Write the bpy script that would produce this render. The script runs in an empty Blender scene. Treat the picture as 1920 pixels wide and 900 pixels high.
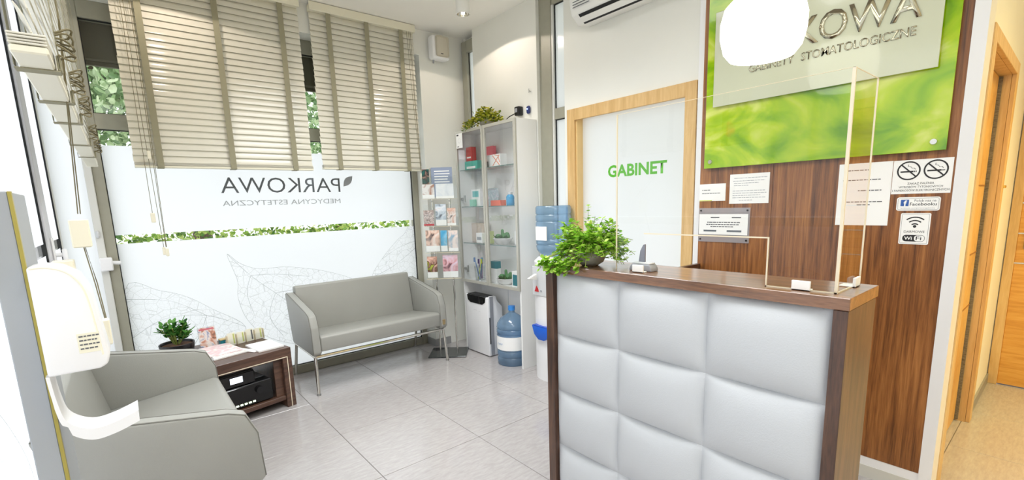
import bpy, bmesh, math, random
from mathutils import Matrix, Vector
random.seed(7)
SC = bpy.context.scene
COL = SC.collection

# ------------------------------------------------------------------ camera
F_PX, YAW, PITCH, ROLL, CY_PX = 878.89, math.radians(50.6458), math.radians(-9.5227), math.radians(-1.8482), 528.19
cam_data = bpy.data.cameras.new('camera')
cam_data.sensor_fit = 'HORIZONTAL'
cam_data.sensor_width = 36.0
cam_data.lens = F_PX / 1920.0 * 36.0
cam_data.shift_y = (CY_PX - 450.0) / 1920.0
cam_data.clip_start = 0.02
cam = bpy.data.objects.new('camera', cam_data)
COL.objects.link(cam)
fw = Vector((math.cos(YAW) * math.cos(PITCH), math.sin(YAW) * math.cos(PITCH), math.sin(PITCH)))
rt = Vector((math.sin(YAW), -math.cos(YAW), 0))
up = rt.cross(fw)
r2 = rt * math.cos(ROLL) + up * math.sin(ROLL)
u2 = up * math.cos(ROLL) - rt * math.sin(ROLL)
cam.matrix_world = Matrix(((r2.x, u2.x, -fw.x, 0.0), (r2.y, u2.y, -fw.y, 0.0), (r2.z, u2.z, -fw.z, 1.35), (0, 0, 0, 1)))
SC.camera = cam

# ------------------------------------------------------------------ sky, exposure
world = bpy.data.worlds.new('overcast_sky')
SC.world = world
world.use_nodes = True
bg = world.node_tree.nodes['Background']
bg.inputs[0].default_value = (0.95, 0.97, 1.0, 1)
bg.inputs[1].default_value = 2.0
SC.view_settings.view_transform = 'Standard'
SC.view_settings.look = 'None'
SC.view_settings.gamma = 1.0
SC.view_settings.use_curve_mapping = False
SC.view_settings.exposure = 0.36
SC.cycles.use_denoising = True
SC.cycles.max_bounces = 10
SC.cycles.diffuse_bounces = 5
SC.cycles.transparent_max_bounces = 16
SC.cycles.sample_clamp_indirect = 8.0
SC.cycles.caustics_reflective = False
SC.cycles.caustics_refractive = False

# lamps of the room and added fill panels, one row each: x, y, z, kind, energy, colour (the fixtures are built further down)
WARM = (1.0, 0.76, 0.26)
NEUTRAL = (0.96, 0.985, 1.0)
LAMP_SPOT = 6.5
LAMP_FILL = 15.0
LAMP_HALL = 14.5

# ------------------------------------------------------------------ materials
def c(r, g, b):
    f = lambda v: (v / 255 / 12.92) if v / 255 <= 0.04045 else ((v / 255 + 0.055) / 1.055) ** 2.4
    return (f(r), f(g), f(b), 1.0)

def new_mat(name):
    m = bpy.data.materials.new(name)
    m.use_nodes = True
    nt = m.node_tree
    return m, nt, nt.nodes, nt.links, nt.nodes['Principled BSDF']

def mat(name, col, rough=0.5, metal=0.0, spec=0.5, coat=0.0, var=0.0, scale=8.0, bump=0.0, bscale=60.0, sx=(1, 1, 1), col2=None):
    m, nt, N, L, b = new_mat(name)
    b.inputs['Base Color'].default_value = col
    b.inputs['Roughness'].default_value = rough
    b.inputs['Metallic'].default_value = metal
    b.inputs['Specular IOR Level'].default_value = spec
    b.inputs['Coat Weight'].default_value = coat
    if var or bump or col2:
        tc = N.new('ShaderNodeTexCoord'); mp = N.new('ShaderNodeMapping')
        mp.inputs['Scale'].default_value = sx
        L.new(tc.outputs['Object'], mp.inputs['Vector'])
    if var or col2:
        nz = N.new('ShaderNodeTexNoise'); nz.inputs['Scale'].default_value = scale; nz.inputs['Detail'].default_value = 5
        L.new(mp.outputs[0], nz.inputs['Vector'])
        rp = N.new('ShaderNodeValToRGB')
        rp.color_ramp.elements[0].position = 0.3; rp.color_ramp.elements[1].position = 0.7
        c2 = col2 or tuple(min(1, v * (1 + var)) for v in col[:3]) + (1,)
        c1 = col if col2 else tuple(v * (1 - var) for v in col[:3]) + (1,)
        rp.color_ramp.elements[0].color = c1; rp.color_ramp.elements[1].color = c2
        L.new(nz.outputs['Fac'], rp.inputs[0]); L.new(rp.outputs[0], b.inputs['Base Color'])
    if bump:
        n2 = N.new('ShaderNodeTexNoise'); n2.inputs['Scale'].default_value = bscale; n2.inputs['Detail'].default_value = 4
        L.new(mp.outputs[0], n2.inputs['Vector'])
        bp = N.new('ShaderNodeBump'); bp.inputs['Strength'].default_value = bump; bp.inputs['Distance'].default_value = 0.002
        L.new(n2.outputs['Fac'], bp.inputs['Height']); L.new(bp.outputs[0], b.inputs['Normal'])
    return m

def wood(name, dark, mid, light, sx, rough=0.4, coat=0.0, scale=3.0):
    m, nt, N, L, b = new_mat(name)
    tc = N.new('ShaderNodeTexCoord'); mp = N.new('ShaderNodeMapping'); mp.inputs['Scale'].default_value = sx
    L.new(tc.outputs['Object'], mp.inputs['Vector'])
    n1 = N.new('ShaderNodeTexNoise'); n1.inputs['Scale'].default_value = scale; n1.inputs['Detail'].default_value = 8; n1.inputs['Distortion'].default_value = 0.6
    L.new(mp.outputs[0], n1.inputs['Vector'])
    n2 = N.new('ShaderNodeTexNoise'); n2.inputs['Scale'].default_value = scale * 7; n2.inputs['Detail'].default_value = 3
    L.new(mp.outputs[0], n2.inputs['Vector'])
    mx = N.new('ShaderNodeMix'); mx.data_type = 'FLOAT'; mx.inputs[0].default_value = 0.3
    L.new(n1.outputs['Fac'], mx.inputs[2]); L.new(n2.outputs['Fac'], mx.inputs[3])
    rp = N.new('ShaderNodeValToRGB')
    e = rp.color_ramp.elements
    e[0].position = 0.34; e[0].color = dark; e[1].position = 0.68; e[1].color = light
    k = e.new(0.5); k.color = mid
    L.new(mx.outputs[0], rp.inputs[0]); L.new(rp.outputs[0], b.inputs['Base Color'])
    b.inputs['Roughness'].default_value = rough
    b.inputs['Coat Weight'].default_value = coat
    b.inputs['Coat Roughness'].default_value = 0.15
    bp = N.new('ShaderNodeBump'); bp.inputs['Strength'].default_value = 0.15; bp.inputs['Distance'].default_value = 0.001
    L.new(n2.outputs['Fac'], bp.inputs['Height']); L.new(bp.outputs[0], b.inputs['Normal'])
    return m

def schlick(N, L, k=1.0):
    lw = N.new('ShaderNodeLayerWeight'); lw.inputs[0].default_value = 0.5
    pw = N.new('ShaderNodeMath'); pw.operation = 'POWER'; pw.inputs[1].default_value = 4.5
    L.new(lw.outputs['Facing'], pw.inputs[0])
    ma = N.new('ShaderNodeMath'); ma.operation = 'MULTIPLY_ADD'; ma.inputs[1].default_value = 0.92 * k; ma.inputs[2].default_value = 0.05 * k; ma.use_clamp = True
    L.new(pw.outputs[0], ma.inputs[0])
    return ma

def thin_glass(name, tint=(1, 1, 1, 1), refl=1.0, rough=0.0, haze=None, hazefac=0.0):
    m, nt, N, L, b = new_mat(name)
    N.remove(b)
    out = [n for n in N if n.type == 'OUTPUT_MATERIAL'][0]
    tr = N.new('ShaderNodeBsdfTransparent'); tr.inputs[0].default_value = tint
    gl = N.new('ShaderNodeBsdfGlossy'); gl.inputs['Roughness'].default_value = rough
    mu = schlick(N, L, refl)
    mx = N.new('ShaderNodeMixShader')
    L.new(mu.outputs[0], mx.inputs[0]); L.new(tr.outputs[0], mx.inputs[1]); L.new(gl.outputs[0], mx.inputs[2])
    last = mx
    if haze:
        df = N.new('ShaderNodeBsdfTranslucent'); df.inputs[0].default_value = haze
        d2 = N.new('ShaderNodeBsdfDiffuse'); d2.inputs[0].default_value = haze
        m2 = N.new('ShaderNodeMixShader'); m2.inputs[0].default_value = 0.5
        L.new(df.outputs[0], m2.inputs[1]); L.new(d2.outputs[0], m2.inputs[2])
        m3 = N.new('ShaderNodeMixShader'); m3.inputs[0].default_value = hazefac
        L.new(mx.outputs[0], m3.inputs[1]); L.new(m2.outputs[0], m3.inputs[2])
        last = m3
    L.new(last.outputs[0], out.inputs['Surface'])
    return m

def translucent(name, col, trans=0.6, gloss=0.04, trcol=None):
    m, nt, N, L, b = new_mat(name)
    N.remove(b)
    out = [n for n in N if n.type == 'OUTPUT_MATERIAL'][0]
    t = N.new('ShaderNodeBsdfTranslucent'); t.inputs[0].default_value = trcol or col
    d = N.new('ShaderNodeBsdfDiffuse'); d.inputs[0].default_value = col
    m1 = N.new('ShaderNodeMixShader'); m1.inputs[0].default_value = trans
    L.new(d.outputs[0], m1.inputs[1]); L.new(t.outputs[0], m1.inputs[2])
    g = N.new('ShaderNodeBsdfGlossy'); g.inputs['Roughness'].default_value = 0.15
    m2 = N.new('ShaderNodeMixShader'); m2.inputs[0].default_value = gloss
    L.new(m1.outputs[0], m2.inputs[1]); L.new(g.outputs[0], m2.inputs[2])
    L.new(m2.outputs[0], out.inputs['Surface'])
    return m

def leaf_mix(name, c1, c2, c3, trans=0.42):
    m = translucent(name, c2, trans, 0.04)
    N, L = m.node_tree.nodes, m.node_tree.links
    g = N.new('ShaderNodeNewGeometry'); rp = N.new('ShaderNodeValToRGB'); e = rp.color_ramp.elements
    e[0].position = 0.1; e[0].color = c1; e[1].position = 0.9; e[1].color = c3
    k = e.new(0.5); k.color = c2
    L.new(g.outputs['Random Per Island'], rp.inputs[0])
    for n in list(N):
        if n.type in ('BSDF_TRANSLUCENT', 'BSDF_DIFFUSE'): L.new(rp.outputs[0], n.inputs[0])
    return m

def emit(name, col, s):
    m, nt, N, L, b = new_mat(name)
    b.inputs['Base Color'].default_value = (0.9, 0.9, 0.9, 1)
    b.inputs['Emission Color'].default_value = col
    b.inputs['Emission Strength'].default_value = s
    return m

def photo(name, cols, scale=14.0, rough=0.25, dist=1.2):
    m, nt, N, L, b = new_mat(name)
    tc = N.new('ShaderNodeTexCoord')
    nz = N.new('ShaderNodeTexNoise'); nz.inputs['Scale'].default_value = scale; nz.inputs['Detail'].default_value = 2.5; nz.inputs['Distortion'].default_value = dist
    L.new(tc.outputs['Object'], nz.inputs['Vector'])
    rp = N.new('ShaderNodeValToRGB'); e = rp.color_ramp.elements
    n = len(cols)
    while len(e) < n: e.new(0.5)
    for i, k in enumerate(cols):
        e[i].position = 0.28 + 0.44 * i / max(1, n - 1); e[i].color = k
    L.new(nz.outputs['Fac'], rp.inputs[0]); L.new(rp.outputs[0], b.inputs['Base Color'])
    b.inputs['Roughness'].default_value = rough
    return m

M = {}
M['wall'] = mat('white_plaster', c(234, 234, 227), 0.8, bump=0.08, bscale=180, var=0.015, scale=3)
M['ceil'] = mat('ceiling_paint', c(248, 246, 240), 0.85, bump=0.05, bscale=150)
M['white'] = mat('white_gloss', c(236, 236, 237), 0.3)
M['whitemat'] = mat('white_satin', c(240, 240, 236), 0.5)
M['laminate'] = mat('white_laminate', c(240, 240, 238), 0.28, coat=0.1)
M['frame'] = mat('grey_aluminium', c(158, 156, 140), 0.45, var=0.03, scale=20)
M['frame_lt'] = mat('pale_frame', c(214, 214, 208), 0.4)
M['gasket'] = mat('black_rubber', c(22, 24, 26), 0.6)
M['glass'] = thin_glass('clear_glass', (0.96, 0.98, 0.97, 1), 1.0)
M['cabglass'] = thin_glass('cabinet_glass', (0.95, 0.965, 0.97, 1), 1.7)
M['acrylic'] = thin_glass('clear_acrylic', (0.97, 0.98, 0.98, 1), 0.75)
M['acrylic_edge'] = translucent('acrylic_edge', c(255, 246, 222), 0.5, 0.15)
M['film'] = translucent('frosted_film', (0.895, 0.89, 0.95, 1), 0.86, 0.03)
M['frost'] = translucent('frosted_glass', (0.77, 0.80, 0.815, 1), 0.86, 0.06)
M['print'] = mat('grey_print', c(104, 110, 116), 0.6)
M['print_lt'] = mat('pale_grey_print', c(168, 172, 178), 0.6)
M['slat'] = translucent('cream_slat', c(234, 231, 218), 0.16, 0.03)
M['rail'] = mat('cream_rail', c(232, 228, 208), 0.4)
M['tape'] = mat('olive_tape', c(150, 146, 122), 0.85, bump=0.3, bscale=400)
M['cord'] = mat('olive_cord', c(120, 112, 84), 0.8)
M['leather'] = mat('grey_leatherette', c(160, 160, 154), 0.42, bump=0.25, bscale=260, var=0.03, scale=4)
M['piping'] = mat('dark_seam', c(118, 117, 110), 0.6)
M['pad'] = mat('pale_grey_leatherette', c(196, 199, 202), 0.45, bump=0.25, bscale=260, var=0.015, scale=4)
M['chrome'] = mat('chrome', c(214, 212, 204), 0.12, 1.0)
M['steel'] = mat('brushed_steel', c(176, 176, 172), 0.35, 1.0)
M['walnut_x'] = wood('walnut_desk', c(56, 38, 31), c(84, 58, 44), c(108, 76, 56), (14, 1.2, 14), 0.38, 0.25)
M['walnut_s'] = wood('walnut_desk_upright', c(56, 38, 31), c(84, 58, 44), c(108, 76, 56), (14, 14, 1.2), 0.38, 0.25)
M['walnut_top'] = wood('walnut_counter_glare', c(84, 56, 40), c(120, 82, 56), c(150, 106, 72), (14, 1.2, 14), 0.28, 0.8)  # same desk laminate, base kept lighter to stand for glare on top
M['walnut_z'] = wood('walnut_panel', c(84, 48, 24), c(140, 88, 46), c(178, 120, 66), (15, 15, 0.55), 0.40, 0.12)
M['walnut_t'] = wood('walnut_table', c(62, 42, 34), c(88, 62, 50), c(110, 80, 62), (1.2, 14, 14), 0.4, 0.2)
M['oak'] = wood('oak_veneer', c(196, 142, 72), c(216, 166, 92), c(228, 184, 112), (1.5, 20, 1.5), 0.45, 0.1, 2.5)
M['oak_v'] = wood('oak_casing', c(200, 160, 102), c(214, 176, 118), c(226, 192, 136), (12, 12, 1.0), 0.45, 0.1, 2.5)
M['inlay'] = mat('steel_inlay', c(222, 222, 214), 0.25, 0.7)
M['black'] = mat('black_plastic', c(24, 24, 26), 0.35)
M['blackgloss'] = mat('gloss_black', c(14, 14, 16), 0.08)
M['darkglass'] = mat('dark_glass', c(58, 62, 62), 0.06)
M['grey'] = mat('grey_plastic', c(150, 152, 158), 0.4)
M['grey_lt'] = mat('light_grey_plastic', c(206, 208, 210), 0.4)
M['cream'] = mat('cream_plastic', c(240, 234, 212), 0.4)
M['blue'] = mat('blue_plastic', c(28, 96, 206), 0.35)
M['paper'] = mat('white_paper', c(248, 248, 246), 0.7)
M['ink'] = mat('printed_ink', c(96, 98, 102), 0.7)
M['inkdark'] = mat('dark_ink', c(38, 38, 40), 0.6)
M['green_print'] = mat('green_print', c(92, 178, 52), 0.5)
M['red'] = mat('red_carton', c(196, 40, 44), 0.5)
M['teal'] = mat('teal_carton', c(74, 186, 168), 0.5)
M['tealdark'] = mat('dark_teal', c(30, 122, 134), 0.4)
M['coral'] = mat('coral_carton', c(236, 112, 84), 0.5)
M['orange'] = mat('orange_print', c(226, 112, 44), 0.5)
M['beige'] = mat('beige_card', c(208, 194, 180), 0.6)
M['fbblue'] = mat('navy_print', c(48, 92, 168), 0.5)
M['ceramic'] = mat('white_ceramic', c(240, 240, 238), 0.15, coat=0.4)
M['stonepot'] = mat('grey_stone_pot', c(160, 156, 142), 0.6, var=0.15, scale=30)
M['soil'] = mat('potting_soil', c(92, 64, 44), 0.95, var=0.4, scale=60, bump=0.6, bscale=120)
M['leaf1'] = leaf_mix('bright_leaf', c(104, 162, 36), c(148, 200, 58), c(196, 226, 104), 0.38)
M['leaf2'] = leaf_mix('dark_glossy_leaf', c(40, 92, 36), c(66, 126, 50), c(104, 160, 76), 0.2)
M['leaf3'] = leaf_mix('variegated_leaf', c(96, 120, 28), c(160, 164, 44), c(214, 206, 96), 0.3)
M['cactus'] = mat('succulent', c(72, 130, 72), 0.5, var=0.3, scale=40)
M['stem'] = mat('plant_stem', c(128, 142, 66), 0.7)
M['bark'] = mat('tree_bark', c(84, 70, 54), 0.9, var=0.3, scale=20)
M['treeleaf'] = leaf_mix('tree_leaf', c(96, 128, 84), c(152, 182, 130), c(214, 228, 190))
M['hedgeleaf'] = leaf_mix('hedge_leaf', c(70, 116, 44), c(140, 178, 74), c(206, 220, 130))
M['grass'] = mat('paled_lawn', c(176, 178, 168), 0.95, var=0.25, scale=3)  # lawn coloured pale so its green stays off the frosted film
M['shutter'] = mat('dark_shutter', c(92, 88, 74), 0.7)
M['waterplastic'] = None
M['screen'] = emit('lit_display', (0.75, 0.85, 1.0, 1), 1.6)
M['led'] = emit('blue_led', (0.15, 0.3, 1.0, 1), 3.0)
M['lampglow'] = emit('glowing_opal_glass', (1.0, 0.98, 0.90, 1), 1.9)
M['bulb'] = emit('lit_bulb', (1.0, 0.95, 0.85, 1), 14.0)
M['mirror'] = mat('mirror_letters', c(190, 186, 164), 0.18, 1.0)
M['whiteglass'] = mat('milk_glass_plate', c(206, 210, 186), 0.12, coat=0.5)

def water_plastic():
    m, nt, N, L, b = new_mat('blue_bottle_plastic')
    N.remove(b)
    out = [n for n in N if n.type == 'OUTPUT_MATERIAL'][0]
    tr = N.new('ShaderNodeBsdfTransparent'); tr.inputs[0].default_value = c(206, 226, 242)
    gl = N.new('ShaderNodeBsdfGlossy'); gl.inputs['Roughness'].default_value = 0.08
    df = N.new('ShaderNodeBsdfTranslucent'); df.inputs[0].default_value = c(190, 220, 244)
    d2 = N.new('ShaderNodeBsdfDiffuse'); d2.inputs[0].default_value = c(176, 208, 236)
    fr = schlick(N, L, 1.0)
    m0 = N.new('ShaderNodeMixShader'); m0.inputs[0].default_value = 0.5
    L.new(df.outputs[0], m0.inputs[1]); L.new(d2.outputs[0], m0.inputs[2])
    m1 = N.new('ShaderNodeMixShader'); m1.inputs[0].default_value = 0.36
    L.new(tr.outputs[0], m1.inputs[1]); L.new(m0.outputs[0], m1.inputs[2])
    m2 = N.new('ShaderNodeMixShader')
    L.new(fr.outputs[0], m2.inputs[0]); L.new(m1.outputs[0], m2.inputs[1]); L.new(gl.outputs[0], m2.inputs[2])
    L.new(m2.outputs[0], out.inputs['Surface'])
    return m
M['waterplastic'] = water_plastic()

def tile_mat():
    m, nt, N, L, b = new_mat('taupe_porcelain_tile')
    tc = N.new('ShaderNodeTexCoord'); geo = N.new('ShaderNodeObjectInfo')
    mp = N.new('ShaderNodeMapping'); mp.inputs['Scale'].default_value = (2.0, 9.0, 1.0)
    L.new(tc.outputs['Object'], mp.inputs['Vector'])
    ad = N.new('ShaderNodeVectorMath'); ad.operation = 'ADD'
    L.new(mp.outputs[0], ad.inputs[0]); L.new(geo.outputs['Location'], ad.inputs[1])
    n1 = N.new('ShaderNodeTexNoise'); n1.inputs['Scale'].default_value = 7.0; n1.inputs['Detail'].default_value = 12; n1.inputs['Roughness'].default_value = 0.7
    L.new(ad.outputs[0], n1.inputs['Vector'])
    rp = N.new('ShaderNodeValToRGB'); e = rp.color_ramp.elements
    e[0].position = 0.3; e[0].color = c(166, 161, 160); e[1].position = 0.7; e[1].color = c(188, 184, 183)
    L.new(n1.outputs['Fac'], rp.inputs[0]); L.new(rp.outputs[0], b.inputs['Base Color'])
    r2_ = N.new('ShaderNodeMapRange'); r2_.inputs[3].default_value = 0.12; r2_.inputs[4].default_value = 0.22
    L.new(n1.outputs['Fac'], r2_.inputs[0]); L.new(r2_.outputs[0], b.inputs['Roughness'])
    b.inputs['Specular IOR Level'].default_value = 0.7
    return m
M['tile'] = tile_mat()
M['grout'] = mat('grey_grout', c(112, 106, 102), 0.9)

def onyx():
    m, nt, N, L, b = new_mat('green_onyx_glass')
    tc = N.new('ShaderNodeTexCoord'); mp = N.new('ShaderNodeMapping'); mp.inputs['Scale'].default_value = (1, 1.3, 2.2)
    L.new(tc.outputs['Object'], mp.inputs['Vector'])
    n1 = N.new('ShaderNodeTexNoise'); n1.inputs['Scale'].default_value = 1.9; n1.inputs['Detail'].default_value = 4; n1.inputs['Distortion'].default_value = 1.6
    L.new(mp.outputs[0], n1.inputs['Vector'])
    rp = N.new('ShaderNodeValToRGB'); e = rp.color_ramp.elements
    e[0].position = 0.30; e[0].color = c(92, 150, 4); e[1].position = 0.72; e[1].color = c(226, 232, 130)
    k = e.new(0.46); k.color = c(146, 190, 8); k = e.new(0.56); k.color = c(180, 208, 34)
    L.new(n1.outputs['Fac'], rp.inputs[0])
    n2 = N.new('ShaderNodeTexNoise'); n2.inputs['Scale'].default_value = 4.2; n2.inputs['Detail'].default_value = 3
    L.new(tc.outputs['Object'], n2.inputs['Vector'])
    r2_ = N.new('ShaderNodeValToRGB'); e = r2_.color_ramp.elements
    e[0].position = 0.69; e[0].color = (0, 0, 0, 1); e[1].position = 0.8; e[1].color = (1, 1, 1, 1)
    L.new(n2.outputs['Fac'], r2_.inputs[0])
    mx = N.new('ShaderNodeMix'); mx.data_type = 'RGBA'
    L.new(r2_.outputs[0], mx.inputs[0]); L.new(rp.outputs[0], mx.inputs[6]); mx.inputs[7].default_value = c(196, 120, 24)
    L.new(mx.outputs[2], b.inputs['Base Color'])
    b.inputs['Roughness'].default_value = 0.08
    b.inputs['Coat Weight'].default_value = 0.6
    return m
M['onyx'] = onyx()

def vein_mat():
    m, nt, N, L, b = new_mat('leaf_vein_print')
    N.remove(b)
    out = [n for n in N if n.type == 'OUTPUT_MATERIAL'][0]
    tc = N.new('ShaderNodeTexCoord')
    vo = N.new('ShaderNodeTexVoronoi'); vo.feature = 'DISTANCE_TO_EDGE'; vo.inputs['Scale'].default_value = 17.0
    v2 = N.new('ShaderNodeTexVoronoi'); v2.feature = 'DISTANCE_TO_EDGE'; v2.inputs['Scale'].default_value = 40.0
    L.new(tc.outputs['Object'], vo.inputs['Vector']); L.new(tc.outputs['Object'], v2.inputs['Vector'])
    a = N.new('ShaderNodeMath'); a.operation = 'LESS_THAN'; a.inputs[1].default_value = 0.022
    b2 = N.new('ShaderNodeMath'); b2.operation = 'LESS_THAN'; b2.inputs[1].default_value = 0.035
    L.new(vo.outputs['Distance'], a.inputs[0]); L.new(v2.outputs['Distance'], b2.inputs[0])
    h = N.new('ShaderNodeMath'); h.operation = 'MULTIPLY'; h.inputs[1].default_value = 0.10
    L.new(b2.outputs[0], h.inputs[0])
    mx = N.new('ShaderNodeMath'); mx.operation = 'MAXIMUM'
    a2 = N.new('ShaderNodeMath'); a2.operation = 'MULTIPLY'; a2.inputs[1].default_value = 0.22
    L.new(a.outputs[0], a2.inputs[0])
    L.new(a2.outputs[0], mx.inputs[0]); L.new(h.outputs[0], mx.inputs[1])
    tr = N.new('ShaderNodeBsdfTransparent'); df = N.new('ShaderNodeBsdfDiffuse'); df.inputs[0].default_value = c(150, 155, 158)
    ms = N.new('ShaderNodeMixShader')
    L.new(mx.outputs[0], ms.inputs[0]); L.new(tr.outputs[0], ms.inputs[1]); L.new(df.outputs[0], ms.inputs[2])
    L.new(ms.outputs[0], out.inputs['Surface'])
    return m
M['vein'] = vein_mat()

# ------------------------------------------------------------------ mesh helpers
class B:
    """collects shapes into one mesh"""
    def __init__(self):
        self.bm = bmesh.new()
    def _merge(self, o, mtx=None):
        me = bpy.data.meshes.new('tmp')
        if mtx is not None: bmesh.ops.transform(o, matrix=mtx, verts=o.verts)
        o.to_mesh(me); o.free()
        self.bm.from_mesh(me); bpy.data.meshes.remove(me)
    def box(self, x0, x1, y0, y1, z0, z1, bev=0.0, seg=1, mtx=None):
        o = bmesh.new()
        bmesh.ops.create_cube(o, size=1.0)
        for v in o.verts:
            v.co = Vector(((x0 + x1) / 2 + v.co.x * (x1 - x0), (y0 + y1) / 2 + v.co.y * (y1 - y0), (z0 + z1) / 2 + v.co.z * (z1 - z0)))
        if bev > 0:
            bmesh.ops.bevel(o, geom=list(o.edges), offset=bev, segments=seg, profile=0.5, affect='EDGES')
        self._merge(o, mtx); return self
    def prism(self, pts, axis, a0, a1, bev=0.0, seg=2, mtx=None):
        """polygon pts extruded along an axis: 'x' pts are (y,z), 'y' pts are (x,z), 'z' pts are (x,y)"""
        o = bmesh.new()
        P = {'x': lambda p, a: (a, p[0], p[1]), 'y': lambda p, a: (p[0], a, p[1]), 'z': lambda p, a: (p[0], p[1], a)}[axis]
        lo = [o.verts.new(P(p, a0)) for p in pts]; hi = [o.verts.new(P(p, a1)) for p in pts]
        o.faces.new(lo); o.faces.new(list(reversed(hi)))
        n = len(pts)
        for i in range(n): o.faces.new((lo[i], lo[(i + 1) % n], hi[(i + 1) % n], hi[i]))
        bmesh.ops.recalc_face_normals(o, faces=o.faces)
        if bev > 0: bmesh.ops.bevel(o, geom=list(o.edges), offset=bev, segments=seg, profile=0.5, affect='EDGES')
        self._merge(o, mtx); return self
    def cyl(self, p0, p1, r0, r1=None, n=14, cap=True):
        p0, p1 = Vector(p0), Vector(p1); d = p1 - p0
        r1 = r0 if r1 is None else r1
        o = bmesh.new()
        bmesh.ops.create_cone(o, cap_ends=cap, segments=n, radius1=r0, radius2=r1, depth=d.length)
        q = d.to_track_quat('Z', 'Y').to_matrix().to_4x4()
        self._merge(o, Matrix.Translation((p0 + p1) / 2) @ q); return self
    def ball(self, p, r, sc=(1, 1, 1), n=12):
        o = bmesh.new(); bmesh.ops.create_uvsphere(o, u_segments=n, v_segments=max(6, n // 2 + 2), radius=r)
        self._merge(o, Matrix.Translation(p) @ Matrix.Diagonal((*sc, 1))); return self
    def lathe(self, prof, at=(0, 0, 0), n=28, closed=False):
        o = bmesh.new(); rings = []
        for r, z in prof:
            if r < 1e-5: rings.append([o.verts.new((at[0], at[1], at[2] + z))])
            else: rings.append([o.verts.new((at[0] + r * math.cos(2 * math.pi * i / n), at[1] + r * math.sin(2 * math.pi * i / n), at[2] + z)) for i in range(n)])
        for a, b_ in zip(rings, rings[1:]):
            for i in range(n):
                j = (i + 1) % n
                if len(a) == 1 and len(b_) == 1: continue
                if len(a) == 1: o.faces.new((a[0], b_[i], b_[j]))
                elif len(b_) == 1: o.faces.new((a[i], a[j], b_[0]))
                else: o.faces.new((a[i], a[j], b_[j], b_[i]))
        bmesh.ops.recalc_face_normals(o, faces=o.faces)
        self._merge(o); return self
    def tube(self, pts, r, n=8):
        pts = [Vector(p) for p in pts]
        o = bmesh.new(); rings = []
        for i, p in enumerate(pts):
            t = (pts[min(i + 1, len(pts) - 1)] - pts[max(i - 1, 0)]).normalized()
            q = t.to_track_quat('Z', 'Y').to_matrix()
            rings.append([o.verts.new(p + q @ Vector((r * math.cos(2 * math.pi * k / n), r * math.sin(2 * math.pi * k / n), 0))) for k in range(n)])
        for a, b_ in zip(rings, rings[1:]):
            # match the nearest start so rings do not twist
            off = min(range(n), key=lambda s: (a[0].co - b_[s].co).length)
            b_[:] = b_[off:] + b_[:off]
            for k in range(n): o.faces.new((a[k], a[(k + 1) % n], b_[(k + 1) % n], b_[k]))
        o.faces.new(rings[0]); o.faces.new(rings[-1])
        bmesh.ops.recalc_face_normals(o, faces=o.faces)
        self._merge(o); return self
    def poly(self, pts):
        self.bm.faces.new([self.bm.verts.new(p) for p in pts]); return self
    def leaf(self, p, d, u, l, w, fold=0.25):
        """one rounded folded leaf from p along d"""
        p, d, u = Vector(p), Vector(d).normalized(), Vector(u)
        s = d.cross(u)
        if s.length < 1e-4: s = d.cross(Vector((1, 0.3, 0.2)))
        s.normalize(); u = s.cross(d)
        v = self.bm.verts.new
        a = v(p); m1 = v(p + d * l * 0.35 - u * w * fold); m2 = v(p + d * l * 0.75 - u * w * fold); t = v(p + d * l)
        l1 = v(p + d * l * 0.3 + s * w * 0.5); l2 = v(p + d * l * 0.72 + s * w * 0.42)
        k1 = v(p + d * l * 0.3 - s * w * 0.5); k2 = v(p + d * l * 0.72 - s * w * 0.42)
        f = self.bm.faces.new
        f((a, l1, m1)); f((l1, l2, m2, m1)); f((l2, t, m2)); f((a, m1, k1)); f((m1, m2, k2, k1)); f((m2, t, k2))
        return self
    def mesh(self, name, m, smooth=None):
        me = bpy.data.meshes.new(name)
        if smooth is not None:
            a = math.radians(smooth)
            for f in self.bm.faces: f.smooth = True
            for e in self.bm.edges:
                if len(e.link_faces) == 2 and e.calc_face_angle(0) > a: e.smooth = False
        self.bm.to_mesh(me); self.bm.free()
        if m is not None: me.materials.append(m if not isinstance(m, str) else M[m])
        return me
    def build(self, name, m, parent=None, smooth=None, world=False, loc=None, rz=0.0):
        me = self.mesh(name, m, smooth)
        o = bpy.data.objects.new(name, me); COL.objects.link(o)
        if parent is not None:
            o.parent = parent
            if world:
                me.transform(chain(parent).inverted())
        if loc is not None: o.location = loc
        if rz: o.rotation_euler = (0, 0, rz)
        return o

def chain(o):
    mt = o.matrix_basis.copy()
    p = o.parent
    while p is not None:
        mt = p.matrix_basis @ mt; p = p.parent
    return mt

def tag(o, label, cat, group=None):
    o['label'] = label; o['category'] = cat
    if group: o['group'] = group
    return o

def thing(name, label, cat, loc=(0, 0, 0), rz=0.0, group=None):
    o = bpy.data.objects.new(name, None); COL.objects.link(o)
    o.location = loc; o.rotation_euler = (0, 0, rz); o.empty_display_size = 0.1
    return tag(o, label, cat, group)

def solo(b, name, m, label, cat, group=None, smooth=None, base=None):
    """a thing that is one mesh; its origin goes to base"""
    o = b.build(name, m, smooth=smooth)
    if base is not None:
        o.data.transform(Matrix.Translation(-Vector(base))); o.location = base
    return tag(o, label, cat, group)

def struct(o, label=None, cat=None):
    o['kind'] = 'structure'
    if label: o['label'] = label
    if cat: o['category'] = cat
    return o

def sroot(name, label, cat):
    o = bpy.data.objects.new(name, None); COL.objects.link(o)
    return struct(o, label, cat)

def dup(o, parent=None, loc=None, rz=None, label=None):
    k = o.copy(); COL.objects.link(k)
    if parent is not None: k.parent = parent
    if loc is not None: k.location = loc
    if rz is not None: k.rotation_euler = (0, 0, rz)
    if label: k['label'] = label
    for ch in list(o.children): dup(ch, k)
    return k

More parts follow.
